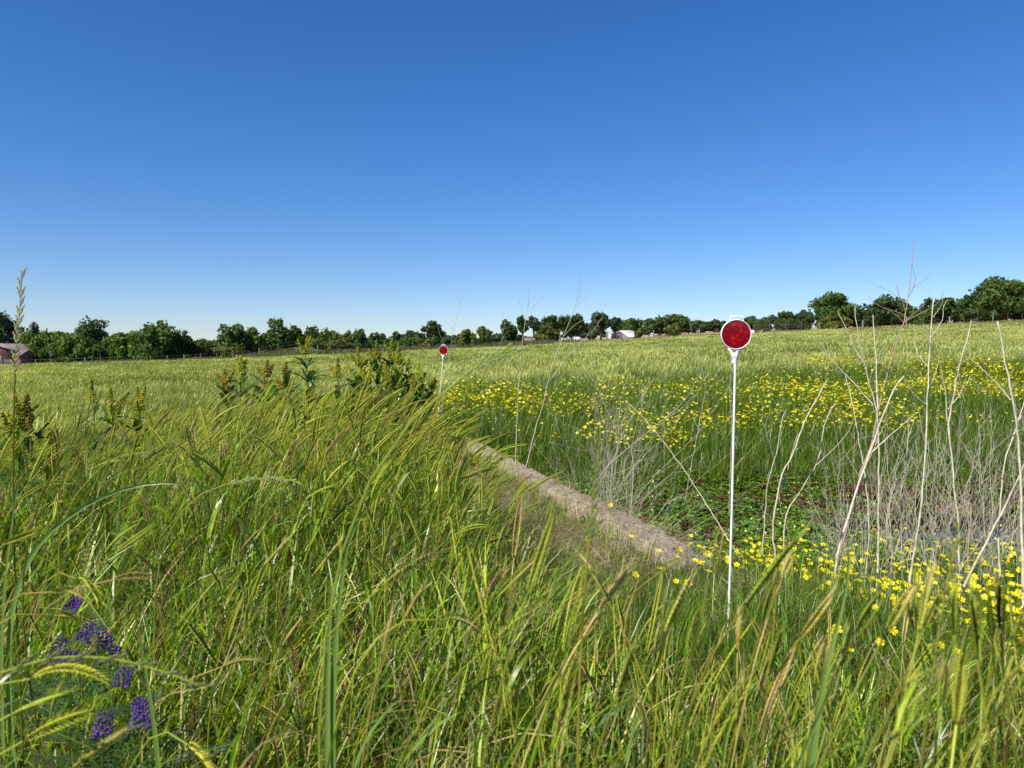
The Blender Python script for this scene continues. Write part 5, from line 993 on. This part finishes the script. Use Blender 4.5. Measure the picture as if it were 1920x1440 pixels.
# ------------------------------------------------------------------ buildings
def house(px0, px1, y_eave, y_ridge, Yd, depth, wall, roofc, label, cat='house', rz=0.0, gable_front=False, drop=0, windows=2, wallm=None, roofm=None, door=True):
    x0 = (px0-960)/FPX*Yd; x1 = (px1-960)/FPX*Yd; w = x1-x0; ze = 1.25+(662-y_eave)/FPX*Yd; zr = 1.25+(662-y_ridge)/FPX*Yd; g = float(ground((x0+x1)/2, Yd))-.3-drop
    o = bpy.data.objects.new({'house': 'house', 'barn': 'barn', 'shed': 'shed'}[cat], None); COL.objects.link(o); o.location = ((x0+x1)/2, Yd+depth/2, g); o.rotation_euler = (0, 0, rz); tag(o, label, cat)
    he = ze-g; hr = zr-g; a, b = w/2, depth/2
    if gable_front: # ridge runs away from the viewer
        V = [(-a, -b, 0), (a, -b, 0), (a, b, 0), (-a, b, 0), (-a, -b, he), (a, -b, he), (a, b, he), (-a, b, he), (0, -b, hr), (0, b, hr)]
        F4 = [[0, 1, 5, 4], [1, 2, 6, 5], [2, 3, 7, 6], [3, 0, 4, 7]]; F3 = [[4, 5, 8], [6, 7, 9]]
        Rf = [[(-a*1.1, he-.1*(hr-he)), (0, hr)], [(0, hr), (a*1.1, he-.1*(hr-he))]]; axis_ = 1
    else:
        V = [(-a, -b, 0), (a, -b, 0), (a, b, 0), (-a, b, 0), (-a, -b, he), (a, -b, he), (a, b, he), (-a, b, he), (-a*.98, 0, hr), (a*.98, 0, hr)]
        F4 = [[0, 1, 5, 4], [1, 2, 6, 5], [2, 3, 7, 6], [3, 0, 4, 7]]; F3 = [[7, 4, 8], [5, 6, 9]]; axis_ = 0
        Rf = [[(-b*1.12, he-.12*(hr-he)), (0, hr)], [(0, hr), (b*1.12, he-.12*(hr-he))]]
    mb = MB(); mb.add(V, F4, wall); n0 = mb.n; mb.add(V, F3, wall); mb.obj('wall', wallm or M_paint, o)
    ext = (b if axis_ == 1 else a)*1.06
    for (p, q) in Rf:
        def P(pt, s, dz=0): return (pt[0], s*ext, pt[1]+dz) if axis_ == 1 else (s*ext, pt[0], pt[1]+dz)
        v = [P(p, -1, .04), P(p, 1, .04), P(q, 1, .04), P(q, -1, .04), P(p, -1, .16), P(p, 1, .16), P(q, 1, .16), P(q, -1, .16)]
        mb = MB(); mb.add(v, [[0, 1, 2, 3], [4, 7, 6, 5], [0, 4, 5, 1], [1, 5, 6, 2], [2, 6, 7, 3], [3, 7, 4, 0]], roofc)
        for r_ in np.linspace(-.96, .96, 12):   # standing seams
            pa = np.array(P(p, r_, .17)); pb = np.array(P(q, r_, .17)); tube(mb, [pa, pb], .035, 4, roofc)
        mb.obj('roof', roofm or M_metal, o)
    for k in range(windows):
        xc = -a+w*(k+.6)/(windows+.7); mb = MB(); ww, wh = min(.5, w*.12), min(.6, he*.2); zc = he*.55; mb.add([(xc-ww, -b-.05, zc-wh), (xc+ww, -b-.05, zc-wh), (xc+ww, -b-.05, zc+wh), (xc-ww, -b-.05, zc+wh)], [[0, 1, 2, 3]], (1, 1, 1)); wn = mb.obj('window', M_glass, o)
        mb = MB(); c4 = [(xc-ww, zc-wh), (xc+ww, zc-wh), (xc+ww, zc+wh), (xc-ww, zc+wh), (xc-ww, zc-wh)]; tube(mb, [(p_[0], -b-.06, p_[1]) for p_ in c4], .05, 4, (.7, .7, .68)); mb.obj('frame', M_paint, wn)
    if door:
        xc = a*.72; mb = MB(); dw, dh = min(.5, w*.1), he*.62; mb.add([(xc-dw, -b-.04, 0), (xc+dw, -b-.04, 0), (xc+dw, -b-.04, dh), (xc-dw, -b-.04, dh)], [[0, 1, 2, 3]], (.16, .13, .11)); mb.obj('door', M_wood, o)
    return o
house(-50, 27, 658, 646, 96, 9, np.array([.16, .04, .03]), np.array([.13, .12, .12]), 'red barn with a low grey metal roof at the left edge', 'barn', gable_front=True, windows=2)
house(28, 41, 667, 658, 94.5, 3, np.array([.22, .08, .06]), np.array([.38, .27, .23]), 'small pinkish lean-to shed beside the red barn', 'shed', windows=0, door=False)
house(1166, 1192, 631.5, 619.5, 142, 10, np.array([.25, .22, .2]), np.array([.62, .58, .56]), 'farmhouse with a large whitish metal roof', 'house', rz=math.radians(12))
house(1146, 1166, 627, 622.5, 138, 6, np.array([.8, .78, .74]), np.array([.6, .57, .55]), 'white wing attached to the farmhouse behind the pine', 'house', windows=3)
house(1232, 1240, 628, 622, 150, 8, np.array([.82, .8, .76]), np.array([.5, .47, .45]), 'small white cottage with a pointed gable', 'house', gable_front=True, windows=1)
house(1224, 1233, 629, 627, 146, 5, np.array([.6, .55, .5]), np.array([.5, .4, .34]), 'low brownish shed beside the white cottage', 'shed', windows=1)
house(1309, 1321, 623, 620.5, 160, 6, np.array([.3, .3, .3]), np.array([.85, .85, .85]), 'low shed with a bright white roof left of the large reflector', 'shed', windows=1)
house(984, 1003, 639.5, 634.5, 100, 8, np.array([.12, .09, .07]), np.array([.32, .24, .19]), 'low shed with a brown roof behind the slim dead stalk', 'shed', windows=1)
house(1072, 1086, 637, 631, 160, 6, np.array([.45, .47, .5]), np.array([.30, .32, .35]), 'pale grey shed half hidden behind the forked stalk', 'shed', windows=2)
# white farm clutter: tank and sign
def tank(px, py, Yd, r, label):
    p = at(px, py, Yd); g = float(ground(p[0], p[1])); mb = MB(); tube(mb, [[0, 0, -.3], [0, 0, .1], [0, 0, p[2]-g-.05], [0, 0, p[2]-g]], [r, r, r, r*.3], 14, (.8, .8, .78)); o = mb.obj('water_tank', M_paint); o.location = (p[0], p[1], g); tag(o, label, 'tank')
tank(1409.5, 619, 90.6, .35, 'small white drum at the fence just right of the large reflector'); tank(1083, 632, 150, .7, 'white tank beside the pale grey shed')
